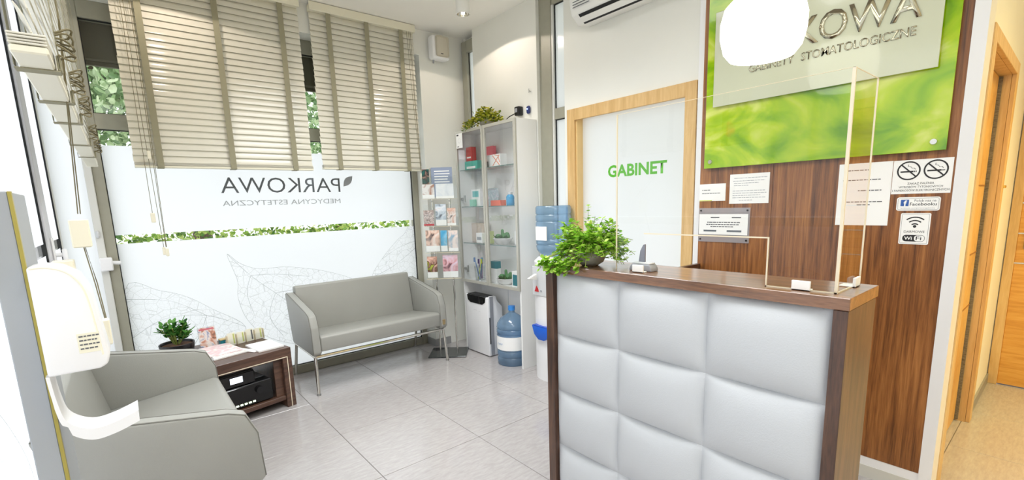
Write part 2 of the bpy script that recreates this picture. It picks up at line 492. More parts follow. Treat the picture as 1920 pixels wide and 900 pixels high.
def text(name, s, m, parent, org, u, v, width, height=None, depth=0.0012, bold=0.0, world=True, space=1.0):
    """lettering as flat mesh: starts at org, runs along u, stands along v"""
    cu = bpy.data.curves.new(name, 'FONT'); cu.body = s; cu.size = 1.0; cu.extrude = 0.0; cu.offset = bold; cu.resolution_u = 3; cu.space_character = space
    to = bpy.data.objects.new(name, cu)
    me = bpy.data.meshes.new_from_object(to)
    bpy.data.objects.remove(to); bpy.data.curves.remove(cu)
    xs = [p.co.x for p in me.vertices]; ys = [p.co.y for p in me.vertices]
    x0, x1, y0, y1 = min(xs), max(xs), min(ys), max(ys)
    sx = width / (x1 - x0); sy = sx if height is None else height / (y1 - y0)
    u = Vector(u).normalized(); v = Vector(v).normalized(); n = u.cross(v)
    bm = bmesh.new(); bm.from_mesh(me)
    for p in bm.verts:
        p.co = Vector(org) + u * (p.co.x - x0) * sx + v * (p.co.y - y0) * sy
    if depth:
        r = bmesh.ops.extrude_face_region(bm, geom=list(bm.faces))
        for g in r['geom']:
            if isinstance(g, bmesh.types.BMVert): g.co += n * depth
    bm.to_mesh(me); bm.free()
    me.materials.clear(); me.materials.append(M[m] if isinstance(m, str) else m)
    o = bpy.data.objects.new(name, me); COL.objects.link(o)
    if parent is not None:
        o.parent = parent
        if world: me.transform(chain(parent).inverted())
    return o

def rnd(a, b): return random.uniform(a, b)

def rvec():
    while True:
        p = Vector((rnd(-1, 1), rnd(-1, 1), rnd(-1, 1)))
        if 0.05 < p.length < 1: return p.normalized()

# ------------------------------------------------------------------ the room
H = 2.87; XL = -0.31; XB = 2.60; YG = 4.07; YW = 3.88; XE = 4.56; YH = 0.315; YR = -1.7; XO = -0.36

# floor: grout bed with porcelain tiles
fl = struct(B().box(XO, XE + 0.1, YR, YG + 0.03, -0.08, -0.0025).build('floor', 'grout'), 'taupe porcelain tile floor with thin grey joints')
def tile_mesh(w, d):
    return B().box(-w / 2, w / 2, -d / 2, d / 2, -0.012, 0.0, 0.0012).mesh('tile', 'tile')
tiles = {}
xs = [0.858 + 0.6 * k for k in range(-3, 8)]; ys = [3.33 + 0.6 * k for k in range(-9, 3)]
for i in range(len(xs) - 1):
    for j in range(len(ys) - 1):
        x0, x1 = max(xs[i], XO), min(xs[i + 1], XE); y0, y1 = max(ys[j], YR), min(ys[j + 1], YG + 0.02)
        if x1 - x0 < 0.02 or y1 - y0 < 0.02: continue
        w, d = round(x1 - x0 - 0.003, 4), round(y1 - y0 - 0.003, 4)
        if (w, d) not in tiles: tiles[(w, d)] = tile_mesh(w, d)
        t = bpy.data.objects.new('tile', tiles[(w, d)]); COL.objects.link(t); t.parent = fl
        t.location = ((x0 + x1) / 2, (y0 + y1) / 2, 0.0)

struct(B().box(XO - 0.1, XE + 0.2, YR - 0.1, YG + 0.2, H, H + 0.12).build('ceiling', 'ceil'), 'smooth off-white painted ceiling')

# back wall with its two narrow windows and the glass door
bw = B()
bw.box(XB, XB + 0.16, 2.79, 3.62, 0, H)
bw.box(XB, XB + 0.16, 2.464, 2.50, 0, H)
bw.box(XB, XB + 0.16, 1.46, 2.464, 2.0, H)
bw.box(XB, XB + 0.16, YH, 1.46, 0, H)
bw.box(XB + 0.08, XB + 0.16, 3.84, YG + 0.2, 0, H)
wb = struct(bw.build('wall_back', 'wall'), 'off-white plaster wall behind the reception desk')
# window wall pier with the loudspeaker, lintel over the recess
ww = B()
ww.box(2.205, XB + 0.16, YW, YG + 0.2, 0, H)
ww.box(-0.14, 2.205, YW, YG + 0.2, 2.66, H)
struct(ww.build('wall_window', 'wall'), 'off-white wall around the large window recess')
# left wall: corner pier and lintel
wl = B()
wl.box(XO - 0.1, -0.14, 3.45, YG + 0.2, 2.66, H)
wl.box(XO - 0.1, XL + 0.03, YR, 3.45, 2.66, H)
wl.box(XO - 0.1, XL, YR, -0.9, 0, H)
struct(wl.build('wall_left', 'wall'), 'white wall pier and lintel by the glazed entrance side')
struct(B().box(XO - 0.1, XE + 0.2, YR - 0.12, YR, 0, H).build('wall_rear', 'wall'), 'plain white wall behind the viewer')
# hall wall with its door opening, end wall
hw = B()
hw.box(XB + 0.16, 2.80, YH, YH + 0.14, 0, H)
hw.box(3.66, XE + 0.1, YH, YH + 0.14, 0, H)
hw.box(2.80, 3.66, YH, YH + 0.14, 1.94, H)
struct(hw.build('wall_hall', 'wall'), 'cream hallway wall with a flush oak door')
we = B()
we.box(XE, XE + 0.12, 0.285, YH + 0.14, 0, H)
we.box(XE, XE + 0.12, YR, -0.62, 0, H)
we.box(XE, XE + 0.12, -0.62, 0.285, 2.0, H)
struct(we.build('wall_end', 'wall'), 'cream wall at the end of the hallway')

# baseboards
bb = B()
bb.box(2.195, 2.205, YW, YG - 0.045, 0, 0.07); bb.box(2.195, 2.37, YW - 0.01, YW, 0, 0.07)
struct(bb.build('baseboard_window', mat('grey_baseboard', c(150, 150, 150), 0.4)), 'low grey tile skirting under the brochure corner')
M['skirt'] = bpy.data.materials['grey_baseboard']
struct(B().box(XB - 0.014, XB, YH - 0.012, 1.40, 0.0, 0.062).build('baseboard_back', mat('pale_skirting', c(206, 204, 194), 0.35)), 'pale skirting below the walnut wall panel')
struct(B().box(3.73, XE, YH - 0.010, YH, 0, 0.065).build('baseboard_hall', 'skirt'), 'grey skirting of the hallway wall')
# white trim around the walnut cladding
tr = B()
tr.box(XB - 0.020, XB, YH, 0.345, 0.062, H)
tr.box(XB - 0.012, XB, 0.345, 1.42, 0.062, 0.105)
tr.box(XB - 0.012, XB, 1.425, 1.456, 0.0, H)
tr.box(XB - 0.020, 2.72, YH - 0.014, YH, 0.0, H)
struct(tr.build('trim_1', 'white'), 'white edge trim framing the walnut wall panel')

# ------------------------------------------------------------------ large window
w1 = sroot('window_1', 'large window with frosted film and mirrored lettering', 'window')
f = B()
f.box(-0.10, -0.045, YG - 0.03, YG + 0.05, 0.0, 2.66, 0.003)
f.box(2.15, 2.205, YG - 0.03, YG + 0.05, 0.0, 2.66, 0.003)
f.box(-0.045, 2.15, YG - 0.03, YG + 0.05, 0.0, 0.07, 0.003)
f.box(-0.045, 2.15, YG - 0.03, YG + 0.05, 1.897, 1.993, 0.003)
f.box(-0.045, 2.15, YG - 0.03, YG + 0.05, 2.555, 2.66, 0.003)
f.build('frame', 'frame', w1)
B().box(-0.14, -0.10, YG - 0.05, YG + 0.03, 0.0, 2.66, 0.004).build('side_frame', 'frame_lt', w1)
g = B()
for (x0, x1, z0, z1) in ((-0.045, 2.15, 0.07, 1.897), (-0.045, 2.15, 1.993, 2.555)):
    t = 0.005
    for q in ((x0, x0 + t, z0, z1), (x1 - t, x1, z0, z1), (x0, x1, z0, z0 + t), (x0, x1, z1 - t, z1)):
        g.box(q[0], q[1], YG - 0.012, YG + 0.004, q[2], q[3])
g.build('gasket', 'gasket', w1)
for z0, z1 in ((0.07, 1.897), (1.993, 2.555)):
    B().poly([(-0.045, YG + 0.006, z0), (2.15, YG + 0.006, z0), (2.15, YG + 0.006, z1), (-0.045, YG + 0.006, z1)]).build('pane', 'glass', w1)
for z0, z1 in ((0.072, 1.164), (1.222, 1.800)):
    B().poly([(-0.043, YG, z0), (2.148, YG, z0), (2.148, YG, z1), (-0.043, YG, z1)]).build('film', 'film', w1)
YP = YG - 0.002
text('lettering', 'PARKOWA', 'print', w1, (1.476, YP, 1.489), (-1, 0, 0), (0, 0, 1), 0.880, 0.116, 0.0, bold=-0.004)
text('lettering', 'MEDYCYNA ESTETYCZNA', 'print_lt', w1, (1.468, YP, 1.396), (-1, 0, 0), (0, 0, 1), 0.872, 0.038, 0.0)
lf = []
for i in range(9):
    a = i / 8; lf.append((1.505 + 0.085 * a + 0.02 * math.sin(math.pi * a), 1.535 + 0.088 * a - 0.018 * math.sin(math.pi * a)))
for i in range(1, 8):
    a = 1 - i / 8; lf.append((1.505 + 0.085 * a - 0.022 * math.sin(math.pi * a), 1.535 + 0.088 * a + 0.022 * math.sin(math.pi * a)))
B().poly([(x, YP, z) for x, z in lf]).build('leaf_emblem', 'print_lt', w1)

def smooth_loop(pts, n=6, closed=True):
    out = []; N_ = len(pts)
    for i in range(N_ if closed else N_ - 1):
        p0, p1, p2, p3 = pts[(i - 1) % N_ if closed else max(i - 1, 0)], pts[i], pts[(i + 1) % N_ if closed else i + 1], pts[(i + 2) % N_ if closed else min(i + 2, N_ - 1)]
        for k in range(n):
            t = k / n
            out.append(tuple(0.5 * (2 * p1[j] + (p2[j] - p0[j]) * t + (2 * p0[j] - 5 * p1[j] + 4 * p2[j] - p3[j]) * t * t + (3 * p1[j] - p0[j] - 3 * p2[j] + p3[j]) * t ** 3) for j in range(2)))
    if not closed: out.append(tuple(pts[-1]))
    return out

def ribbon(b, pts, w, mk):
    for i in range(len(pts) - 1):
        (x0, z0), (x1, z1) = pts[i], pts[i + 1]
        d = math.hypot(x1 - x0, z1 - z0) or 1
        nx, nz = -(z1 - z0) / d * w / 2, (x1 - x0) / d * w / 2
        b.poly([mk(x0 + nx, z0 + nz), mk(x1 + nx, z1 + nz), mk(x1 - nx, z1 - nz), mk(x0 - nx, z0 - nz)])

def leaf_print(parent, outline, ribs, mk, closed=True):
    ol = smooth_loop(outline, 5, True)
    B().poly([mk(x, z) for x, z in ol]).build('leaf_print', 'vein', parent)
    b = B(); ribbon(b, ol + [ol[0]], 0.0022, mk)
    for r in ribs: ribbon(b, smooth_loop(r, 6, False), 0.0026, mk)
    b.build('leaf_outline', 'print_lt', parent)

mkw = lambda x, z: (x, YP, z)
leaf_print(w1, [(0.582, 1.040), (0.655, 0.965), (0.76, 0.912), (0.88, 0.903), (1.0, 0.897), (1.25, 0.84), (1.5, 0.74), (1.66, 0.62), (1.74, 0.45), (1.58, 0.30), (1.3, 0.22), (1.0, 0.25), (0.78, 0.36), (0.66, 0.52), (0.617, 0.693), (0.628, 0.82), (0.605, 0.93)],
           [[(0.582, 1.04), (0.72, 0.86), (0.88, 0.70), (1.05, 0.54), (1.4, 0.25)], [(0.72, 0.86), (0.9, 0.85), (1.15, 0.80)], [(0.88, 0.70), (1.1, 0.70), (1.4, 0.62)], [(0.72, 0.86), (0.68, 0.72), (0.72, 0.52)], [(0.88, 0.70), (0.82, 0.52), (0.9, 0.34)], [(1.05, .54), (1.3, .52), (1.6, .42)]], mkw)
leaf_print(w1, [(-0.04, 0.852), (0.148, 0.823), (0.30, 0.755), (0.446, 0.638), (0.64, 0.469), (0.55, 0.30), (0.35, 0.16), (0.1, 0.10), (-0.04, 0.09)],
           [[(0.64, 0.469), (0.40, 0.60), (0.15, 0.62), (-0.04, 0.52)], [(0.40, 0.60), (0.2, 0.74), (-0.04, 0.79)], [(0.40, 0.60), (0.3, 0.4), (0.1, 0.25)]], mkw)
leaf_print(w1, [(2.145, 1.130), (2.03, 1.085), (1.939, 1.02), (1.80, 0.88), (1.69, 0.726), (1.67, 0.5), (1.78, 0.3), (2.145, 0.2)],
           [[(1.68, 0.72), (1.9, 0.80), (2.145, 0.95)], [(1.68, 0.6), (1.9, 0.6), (2.145, 0.65)], [(1.8, 0.88), (1.97, .97), (2.145, 1.02)]], mkw)
# latch and sensor block on the side frame
h = B(); h.ball((-0.125, YG - 0.056, 1.235), 0.016, (0.7, 0.6, 1.6)); h.build('latch_knob', 'grey_lt', w1, 40)
h = B(); h.box(-0.14, -0.075, YG - 0.10, YG - 0.03, 1.0, 1.085, 0.006); h.cyl((-0.08, YG - 0.07, 1.05), (-0.035, YG - 0.07, 1.045), 0.012); h.build('catch_block', 'white', w1, 40)

# ------------------------------------------------------------------ glazed entrance side
w2 = sroot('window_2', 'frosted glazed entrance panels along the sofa', 'window')
panels = ((-0.9, 0.55), (0.62, 3.28), (3.45, 4.02))
f = B()
f.box(XL - 0.04, XL + 0.02, 3.28, 3.45, 0, 2.66, 0.004)
f.box(XL - 0.04, XL + 0.02, 0.55, 0.62, 0, 2.66, 0.004)
for y0, y1 in panels:
    f.box(XL - 0.04, XL + 0.02, y0, y1, 0, 0.07, 0.003); f.box(XL - 0.04, XL + 0.02, y0, y1, 2.56, 2.66, 0.003)
f.build('frame', mat('daylit_grey_frame', c(206, 206, 210), 0.4), w2)  # grey aluminium painted lilac-white, as daylight brightens it
g = B()
for y0, y1 in panels:
    t = 0.006
    for q in ((y0, y0 + t, 0.07, 2.56), (y1 - t, y1, 0.07, 2.56), (y0, y1, 0.07, 0.076), (y0, y1, 2.554, 2.56)):
        g.box(XL - 0.01, XL + 0.008, q[0], q[1], q[2], q[3])
g.build('gasket', 'gasket', w2)
for y0, y1 in panels:
    B().poly([(XL - 0.008, y0, 0.07), (XL - 0.008, y1, 0.07), (XL - 0.008, y1, 2.56), (XL - 0.008, y0, 2.56)]).build('pane', 'glass', w2)
    for z0, z1 in ((0.072, 1.164), (1.222, 2.56)):
        B().poly([(XL, y0, z0), (XL, y1, z0), (XL, y1, z1), (XL, y0, z1)]).build('film', 'film', w2)
f = B(); f.box(XL - 0.04, XL + 0.012, 4.02, YG + 0.05, 0, 2.66, 0.004); f.build('corner_post', 'frame_lt', w2)
B().poly([(XL + 0.01, YG + 0.006, 0.07), (-0.14, YG + 0.006, 0.07), (-0.14, YG + 0.006, 2.66), (XL + 0.01, YG + 0.006, 2.66)]).build('pane', 'glass', w2)
B().poly([(XL + 0.01, YG, 0.0), (-0.14, YG, 0.0), (-0.14, YG, 2.66), (XL + 0.01, YG, 2.66)]).build('film', 'film', w2)
mkl = lambda y, z: (XL + 0.002, y, z)
leaf_print(w2, [(1.98, 0.55), (1.8, 0.80), (1.6, 0.92), (1.45, 0.86), (1.38, 0.6), (1.45, 0.3), (1.7, 0.15), (1.9, 0.25)], [[(1.5, 0.9), (1.6, 0.6), (1.7, 0.2)], [(1.6, 0.6), (1.8, 0.55)]], mkl)
leaf_print(w2, [(1.30, 0.62), (1.15, 0.88), (1.0, 0.92), (0.8, 0.8), (0.7, 0.5), (0.8, 0.25), (1.1, 0.2)], [[(1.0, 0.9), (1.0, 0.5), (1.05, 0.2)]], mkl)
h = B()
h.cyl((XL + 0.02, 3.36, 1.16), (XL + 0.07, 3.36, 1.16), 0.011); h.box(XL + 0.055, XL + 0.075, 3.345, 3.375, 1.02, 1.19, 0.006, 2); h.box(XL + 0.02, XL + 0.03, 3.335, 3.385, 1.04, 1.25, 0.004)
h.build('door_handle', 'white', w2, 40)

# ------------------------------------------------------------------ narrow windows of the back wall
w3 = sroot('window_3', 'narrow frosted window beside the loudspeaker corner', 'window')
f = B()
f.box(XB + 0.03, XB + 0.10, 3.762, 3.84, 0, 2.82, 0.003); f.box(XB + 0.03, XB + 0.10, 3.60, 3.762, 2.72, 2.82, 0.003); f.box(XB + 0.03, XB + 0.10, 3.60, 3.762, 0, 0.08)
f.build('frame', 'frame', w3)
B().box(XB + 0.10, XB + 0.14, 3.60, 3.84, 2.82, H).build('header', 'wall', w3)
B().box(XB + 0.055, XB + 0.06, 3.755, 3.762, 0.08, 2.72).build('gasket', 'gasket', w3)
B().poly([(XB + 0.07, 3.60, 0.08), (XB + 0.07, 3.762, 0.08), (XB + 0.07, 3.762, 2.72), (XB + 0.07, 3.60, 2.72)]).build('pane', 'frost', w3)

w4 = sroot('window_4', 'narrow tall frosted window left of the oak doorway', 'window')
f = B()
f.box(XB + 0.03, XB + 0.10, 2.665, 2.79, 0, H, 0.003)
f.box(XB + 0.04, XB + 0.10, 2.50, 2.665, 1.965, 2.045, 0.003); f.box(XB + 0.04, XB + 0.10, 2.50, 2.665, 2.775, H, 0.003); f.box(XB + 0.04, XB + 0.10, 2.50, 2.665, 0, 0.08, 0.003)
f.build('frame', 'frame', w4)
B().box(XB + 0.035, XB + 0.09, 2.645, 2.665, 0.08, 2.775, 0.003).build('sash', 'frame_lt', w4)
g = B()
for z0, z1 in ((0.08, 1.965), (2.045, 2.775)):
    g.box(XB + 0.05, XB + 0.06, 2.640, 2.645, z0, z1); g.box(XB + 0.05, XB + 0.06, 2.50, 2.645, z1 - 0.006, z1)
g.build('gasket', 'gasket', w4)
for z0, z1 in ((0.08, 1.965), (2.045, 2.775)):
    B().poly([(XB + 0.062, 2.50, z0), (XB + 0.062, 2.642, z0), (XB + 0.062, 2.642, z1), (XB + 0.062, 2.50, z1)]).build('pane', 'frost', w4)

# ------------------------------------------------------------------ glass door marked GABINET
d1 = sroot('door_1', 'frosted glass door lettered GABINET in an oak frame', 'door')
f = B()
f.box(XB - 0.018, XB, 2.392, 2.464, 0, 1.998, 0.002); f.box(XB - 0.018, XB, 1.46, 1.532, 0, 1.998, 0.002); f.box(XB - 0.018, XB, 1.532, 2.392, 1.918, 1.998, 0.002)
f.build('casing', 'oak_v', d1)
f = B()
f.box(XB, XB + 0.12, 2.38, 2.464, 0, 2.0); f.box(XB, XB + 0.12, 1.46, 1.524, 0, 2.0); f.box(XB, XB + 0.12, 1.524, 2.38, 1.94, 2.0)
f.build('jamb', mat('pale_oak_jamb', c(232, 200, 140), 0.45, var=0.04, scale=6), d1)
B().poly([(XB + 0.06, 1.524, 0.01), (XB + 0.06, 2.38, 0.01), (XB + 0.06, 2.38, 1.94), (XB + 0.06, 1.524, 1.94)]).build('pane', 'frost', d1)
text('lettering', 'GABINET', 'green_print', d1, (XB + 0.0585, 2.148, 1.503), (0, -1, 0), (0, 0, 1), 0.462, 0.082, 0.0, bold=0.032)
h = B(); h.box(XB + 0.045, XB + 0.075, 1.527, 1.57, 1.695, 1.745, 0.012, 2); h.build('hinge', 'steel', d1, 40)

# ------------------------------------------------------------------ hallway doors
d2 = sroot('door_2', 'oak door in the hallway seen almost edge on', 'door')
f = B()
f.box(2.72, 2.80, YH - 0.02, YH, 0, 1.985, 0.002); f.box(3.66, 3.735, YH - 0.02, YH, 0, 1.985, 0.002); f.box(2.80, 3.66, YH - 0.02, YH, 1.925, 1.985, 0.002)
f.build('casing', 'oak_v', d2)
f = B(); f.box(2.79, 2.80, YH, YH + 0.13, 0, 1.93); f.box(3.655, 3.665, YH, YH + 0.13, 0, 1.93); f.box(2.80, 3.66, YH, YH + 0.13, 1.925, 1.94); f.build('jamb', 'oak_v', d2)
B().box(2.805, 3.64, YH + 0.045, YH + 0.085, 0.008, 1.922, 0.002).build('leaf', 'oak', d2)
f = B()
for z in (1.36, 1.0, 0.70): f.box(2.81, 3.635, YH + 0.042, YH + 0.046, z, z + 0.006)
f.build('inlay', mat('dark_inlay', c(150, 100, 46), 0.4), d2)
B().box(3.642, 3.654, YH + 0.03, YH + 0.075, 0.01, 1.92).build('brush_seal', mat('grey_brush_seal', c(120, 112, 92), 0.8, var=0.5, scale=60, sx=(1, 1, 6)), d2)
B().box(3.72, 3.80, YH - 0.026, YH - 0.016, 1.345, 1.36, 0.003).build('strike_plate', mat('brass', c(222, 188, 96), 0.25, 1.0), d2)

d3 = sroot('door_3', 'wide oak door with steel inlays at the hallway end', 'door')
f = B(); f.box(XE - 0.02, XE, 0.262, 0.310, 0, 2.06, 0.002); f.box(XE - 0.02, XE, -0.69, -0.62, 0, 2.06, 0.002); f.box(XE - 0.02, XE, -0.62, 0.262, 1.99, 2.06, 0.002); f.build('casing', 'oak_v', d3)
B().box(XE - 0.01, XE + 0.03, -0.62, 0.262, 0.008, 1.99, 0.002).build('leaf', wood('oak_leaf_end', c(200, 140, 58), c(216, 158, 72), c(228, 176, 92), (1.5, 1.2, 18), 0.45, 0.1, 2.5), d3)
for z in (1.245, 1.047, 0.85): B().box(XE - 0.013, XE - 0.009, -0.62, 0.262, z - 0.004, z + 0.004).build('inlay', 'inlay', d3)
h = B(); h.cyl((XE - 0.012, 0.205, 1.047), (XE - 0.022, 0.205, 1.047), 0.026); h.cyl((XE - 0.02, 0.205, 1.047), (XE - 0.06, 0.205, 1.047), 0.009); h.cyl((XE - 0.055, 0.21, 1.047), (XE - 0.055, 0.085, 1.047), 0.009); h.build('door_handle', 'steel', d3, 40)
h = B(); h.box(XE - 0.018, XE - 0.01, 0.18, 0.23, 0.945, 0.995, 0.004); h.cyl((XE - 0.017, 0.205, 0.975), (XE - 0.022, 0.205, 0.975), 0.009); h.build('lock_plate', 'steel', d3, 40)

# ------------------------------------------------------------------ outside
struct(B().box(-30, 30, -30, 40, -0.35, -0.12).build('ground', 'grass'), 'lawn outside the window, coloured pale against green bounce')
sh = solo(B().box(-0.15, 2.25, YG + 0.07, YG + 0.20, 2.335, 2.62, 0.01).box(-0.15, 2.25, YG + 0.10, YG + 0.13, 2.31, 2.335), 'roller_shutter', 'shutter', 'dark roller shutter casing outside the top of the big window', 'shutter', base=(1.0, YG + 0.1, 2.31))

def leafy_blob(b, cx, cy, cz, rx, ry, rz, n, s):
    for _ in range(n):
        d = rvec(); k = rnd(0.55, 1.0) ** 0.5
        p = Vector((cx + d.x * rx * k, cy + d.y * ry * k, cz + d.z * rz * k))
        b.leaf(p, rvec(), rvec(), s * rnd(0.7, 1.4), s * rnd(0.5, 0.9), 0.15)

def tree(x, y, h, r, n, label):
    t = thing('tree', label, 'tree', (x, y, -0.12), group='trees outside the window')
    b = B(); b.cyl((0, 0, 0), (0.1, 0, h * 0.6), 0.16, 0.09); b.cyl((0.05, 0, h * 0.4), (r * 0.5, 0.2, h * 0.8), 0.07, 0.03); b.cyl((0.05, 0, h * 0.35), (-r * 0.5, -0.1, h * 0.75), 0.07, 0.03)
    b.build('trunk', 'bark', t, 40)
    b = B()
    for i in range(9):
        a = rnd(0, 6.28); q = rnd(0, r * 0.75)
        leafy_blob(b, q * math.cos(a), q * math.sin(a) * 0.7, h * rnd(0.42, 0.95), r * 0.5, r * 0.45, r * 0.42, n // 9, 0.11)
    o = b.build('crown', 'treeleaf', t); o['kind'] = 'stuff'
tree(0.95, 9.0, 5.2, 2.5, 12000, 'leafy tree seen through the clear glass left of the blinds')
tree(5.3, 15.0, 5.6, 2.2, 7000, 'leafy tree seen in the gap between the two blinds')
hd = thing('hedge', 'bright green hedge showing through the clear strip of the window film', 'hedge', (1.8, 8.2, -0.12))
b = B()
for i in range(30): leafy_blob(b, -4.6 + i * 0.34, rnd(-0.1, 0.1), 0.62, 0.32, 0.34, 0.75, 380, 0.075)
b.build('foliage', 'hedgeleaf', hd)['kind'] = 'stuff'
b = B()
for i in range(14): b.cyl((-4.4 + i * 0.7, 0, 0), (-4.35 + i * 0.7, rnd(-.1, .1), 0.9), 0.02, 0.012, 7)
b.build('stems', 'bark', hd)['kind'] = 'stuff'

# ------------------------------------------------------------------ reception desk
DX0, DX1, DY0, DY1, DZ = 1.31, 1.54, 0.333, 1.379, 1.10
desk = thing('reception_desk', 'walnut reception desk with tufted pale grey front', 'desk', (1.42, 0.86, 0))
B().box(DX0 - 0.002, DX1 + 0.01, DY0 - 0.002, DY1 + 0.002, 1.069, DZ, 0.0015).build('counter_top', 'walnut_top', desk, world=True)
for y0, y1 in ((DY0, DY0 + 0.032), (DY1 - 0.040, DY1)):
    B().box(DX0, DX1, y0, y1, 0, 1.068, 0.001).build('side_panel', 'walnut_s', desk, world=True)
B().box(DX0 + 0.03, DX0 + 0.05, DY0 + 0.032, DY1 - 0.04, 0.0, 1.068).build('backing_board', 'walnut_z', desk, world=True)
B().box(DX0 + 0.012, DX0 + 0.03, DY0 + 0.032, DY1 - 0.04, 0.0, 0.078).build('plinth', 'walnut_z', desk, world=True)
B().box(DX1, 2.05, 0.465, 1.395, 0.715, 0.740, 0.002).build('work_top', 'walnut_x', desk, world=True)
B().box(DX1, XB - 0.022, 1.40, 1.424, 0.0, 0.966, 0.0015).build('return_panel', 'walnut_x', desk, world=True)
B().box(1.60, 2.0, 0.48, 0.50, 0, 0.715).build('leg_panel', 'walnut_z', desk, world=True)
cols = [1.339, 1.028, 0.696, 0.365]; rows = [1.066, 0.811, 0.568, 0.323, 0.080]
def pad_mesh(w, h, n=18, depth=0.034):
    bm = bmesh.new(); g = []
    for j in range(n + 1):
        r = []
        for i in range(n + 1):
            a, b_ = 2 * i / n - 1, 2 * j / n - 1
            a = math.copysign(abs(a) ** 0.8, a); b_ = math.copysign(abs(b_) ** 0.8, b_)
            ea, eb = 1 - abs(a) ** 5, 1 - abs(b_) ** 5
            ha = 0.62 + 0.38 * (1 - a * a); hb = 0.62 + 0.38 * (1 - b_ * b_)
            z = depth * (ea * eb) ** 0.5 * ha * hb
            r.append(bm.verts.new((-z, -a * w / 2, b_ * h / 2)))
        g.append(r)
    for j in range(n):
        for i in range(n): bm.faces.new((g[j][i], g[j][i + 1], g[j + 1][i + 1], g[j + 1][i])).smooth = True
    bmesh.ops.recalc_face_normals(bm, faces=bm.faces)
    me = bpy.data.meshes.new('pad'); bm.to_mesh(me); bm.free(); me.materials.append(M['pad']); return me
for i in range(3):
    me = None
    for j in range(4):
        w, h_ = cols[i] - cols[i + 1], rows[j] - rows[j + 1]
        me = pad_mesh(w, h_)
        o = bpy.data.objects.new('pad', me); COL.objects.link(o); o.parent = desk
        o.location = (DX0 + 0.024 - 1.42, (cols[i] + cols[i + 1]) / 2 - 0.86, (rows[j] + rows[j + 1]) / 2)

# ------------------------------------------------------------------ sofas
def make_sofa(label):
    s = thing('sofa', label, 'sofa', group='grey leatherette two-seat sofas')
    W = 0.565; T = 0.062
    prof = [(0.0, 0.315), (0.01, 0.50), (0.045, 0.585), (0.10, 0.607), (0.585, 0.695), (0.625, 0.68), (0.53, 0.30), (0.50, 0.292), (0.02, 0.292)]
    for sx in (-1, 1):
        x0, x1 = (-W, -W + T) if sx < 0 else (W - T, W)
        a = B().prism(prof, 'x', x0, x1, 0.012, 3).build('armrest', 'leather', s, 30)
        b = B()
        for x in (x0 + 0.004, x1 - 0.004):
            b.tube([(x, y, z) for y, z in [(p[0] * 0.985 + 0.004, p[1] * 0.992 + 0.003) for p in prof[:6]]], 0.0028, 5)
        b.build('piping', 'piping', a, 40)
    # seat cushion sloping to the back
    B().prism([(0.012, 0.318), (0.006, 0.425), (0.03, 0.438), (0.56, 0.375), (0.55, 0.30)], 'x', -W + T, W - T, 0.010, 3).build('seat', 'leather', s, 30)
    B().prism([(0.475, 0.36), (0.55, 0.735), (0.565, 0.745), (0.618, 0.738), (0.628, 0.72), (0.56, 0.33)], 'x', -W + T + 0.001, W - T - 0.001, 0.009, 3).build('backrest', 'leather', s, 30)
    B().box(W - 0.045, W - 0.018, -0.006, 0.004, 0.33, 0.375, 0.003).build('leather_tag', mat('tan_tag', c(150, 132, 96), 0.6), s)
    fr = B()
    zf = 0.283
    fr.tube([(-W + 0.02, 0.03, zf), (W - 0.02, 0.03, zf)], 0.011); fr.tube([(-W + 0.02, 0.52, zf), (W - 0.02, 0.52, zf)], 0.011)
    for sx in (-1, 1): fr.tube([(sx * (W - 0.02), 0.02, zf), (sx * (W - 0.02), 0.53, zf)], 0.011)
    fr.build('base_frame', 'chrome', s, 40)
    for sx in (-1, 1):
        for y0, y1 in ((0.035, 0.005), (0.52, 0.60)):
            l = B().cyl((sx * (W - 0.022), y0, zf), (sx * (W - 0.012), y1, 0.012), 0.0125, 0.0125).build('leg', 'chrome', s, 40)
            B().cyl((sx * (W - 0.012), y1, 0.0), (sx * (W - 0.012), y1, 0.014), 0.015, 0.013).build('foot', 'steel', l, 40)
    return s
sofa = make_sofa('grey two-seat sofa below the window lettering')
sofa.location = (1.51, 3.44, 0)
dup(sofa, None, (0.318, 2.525, 0), math.radians(90), 'grey two-seat sofa beside the hand sanitiser stand, seen from its arm')

# ------------------------------------------------------------------ coffee table
TA = math.radians(12.5)
table = thing('coffee_table', 'dark walnut low table with pale inlay line and lower shelf', 'table', (0.788, 3.395, 0), TA)
TW, TD = 0.62, 0.64
B().box(-TW, 0, 0, TD, 0.350, 0.420, 0.002).build('table_top', 'walnut_t', table)
for x0 in (-0.062, -TW):
    B().box(x0, x0 + 0.062, 0.0, TD, 0.0, 0.350, 0.002).build('leg_panel', 'walnut_t', table)
B().box(-TW + 0.062, -0.062, 0.01, TD - 0.01, 0.055, 0.085, 0.002).build('shelf', 'walnut_t', table)
i_ = B(); i_.box(-TW + 0.02, -0.028, -0.002, 0.002, 0.356, 0.361); i_.box(-0.033, -0.028, -0.002, 0.002, 0.0, 0.356)
i_.build('inlay_line', mat('pale_inlay', c(236, 224, 200), 0.4), table)
B().box(-0.115, -0.062, 0.03, 0.05, 0.085, 0.35).build('inner_post', 'walnut_t', table)
def on_table(lx, ly, z=0.420):
    return (0.788 + lx * math.cos(TA) - ly * math.sin(TA), 3.395 + lx * math.sin(TA) + ly * math.cos(TA), z)
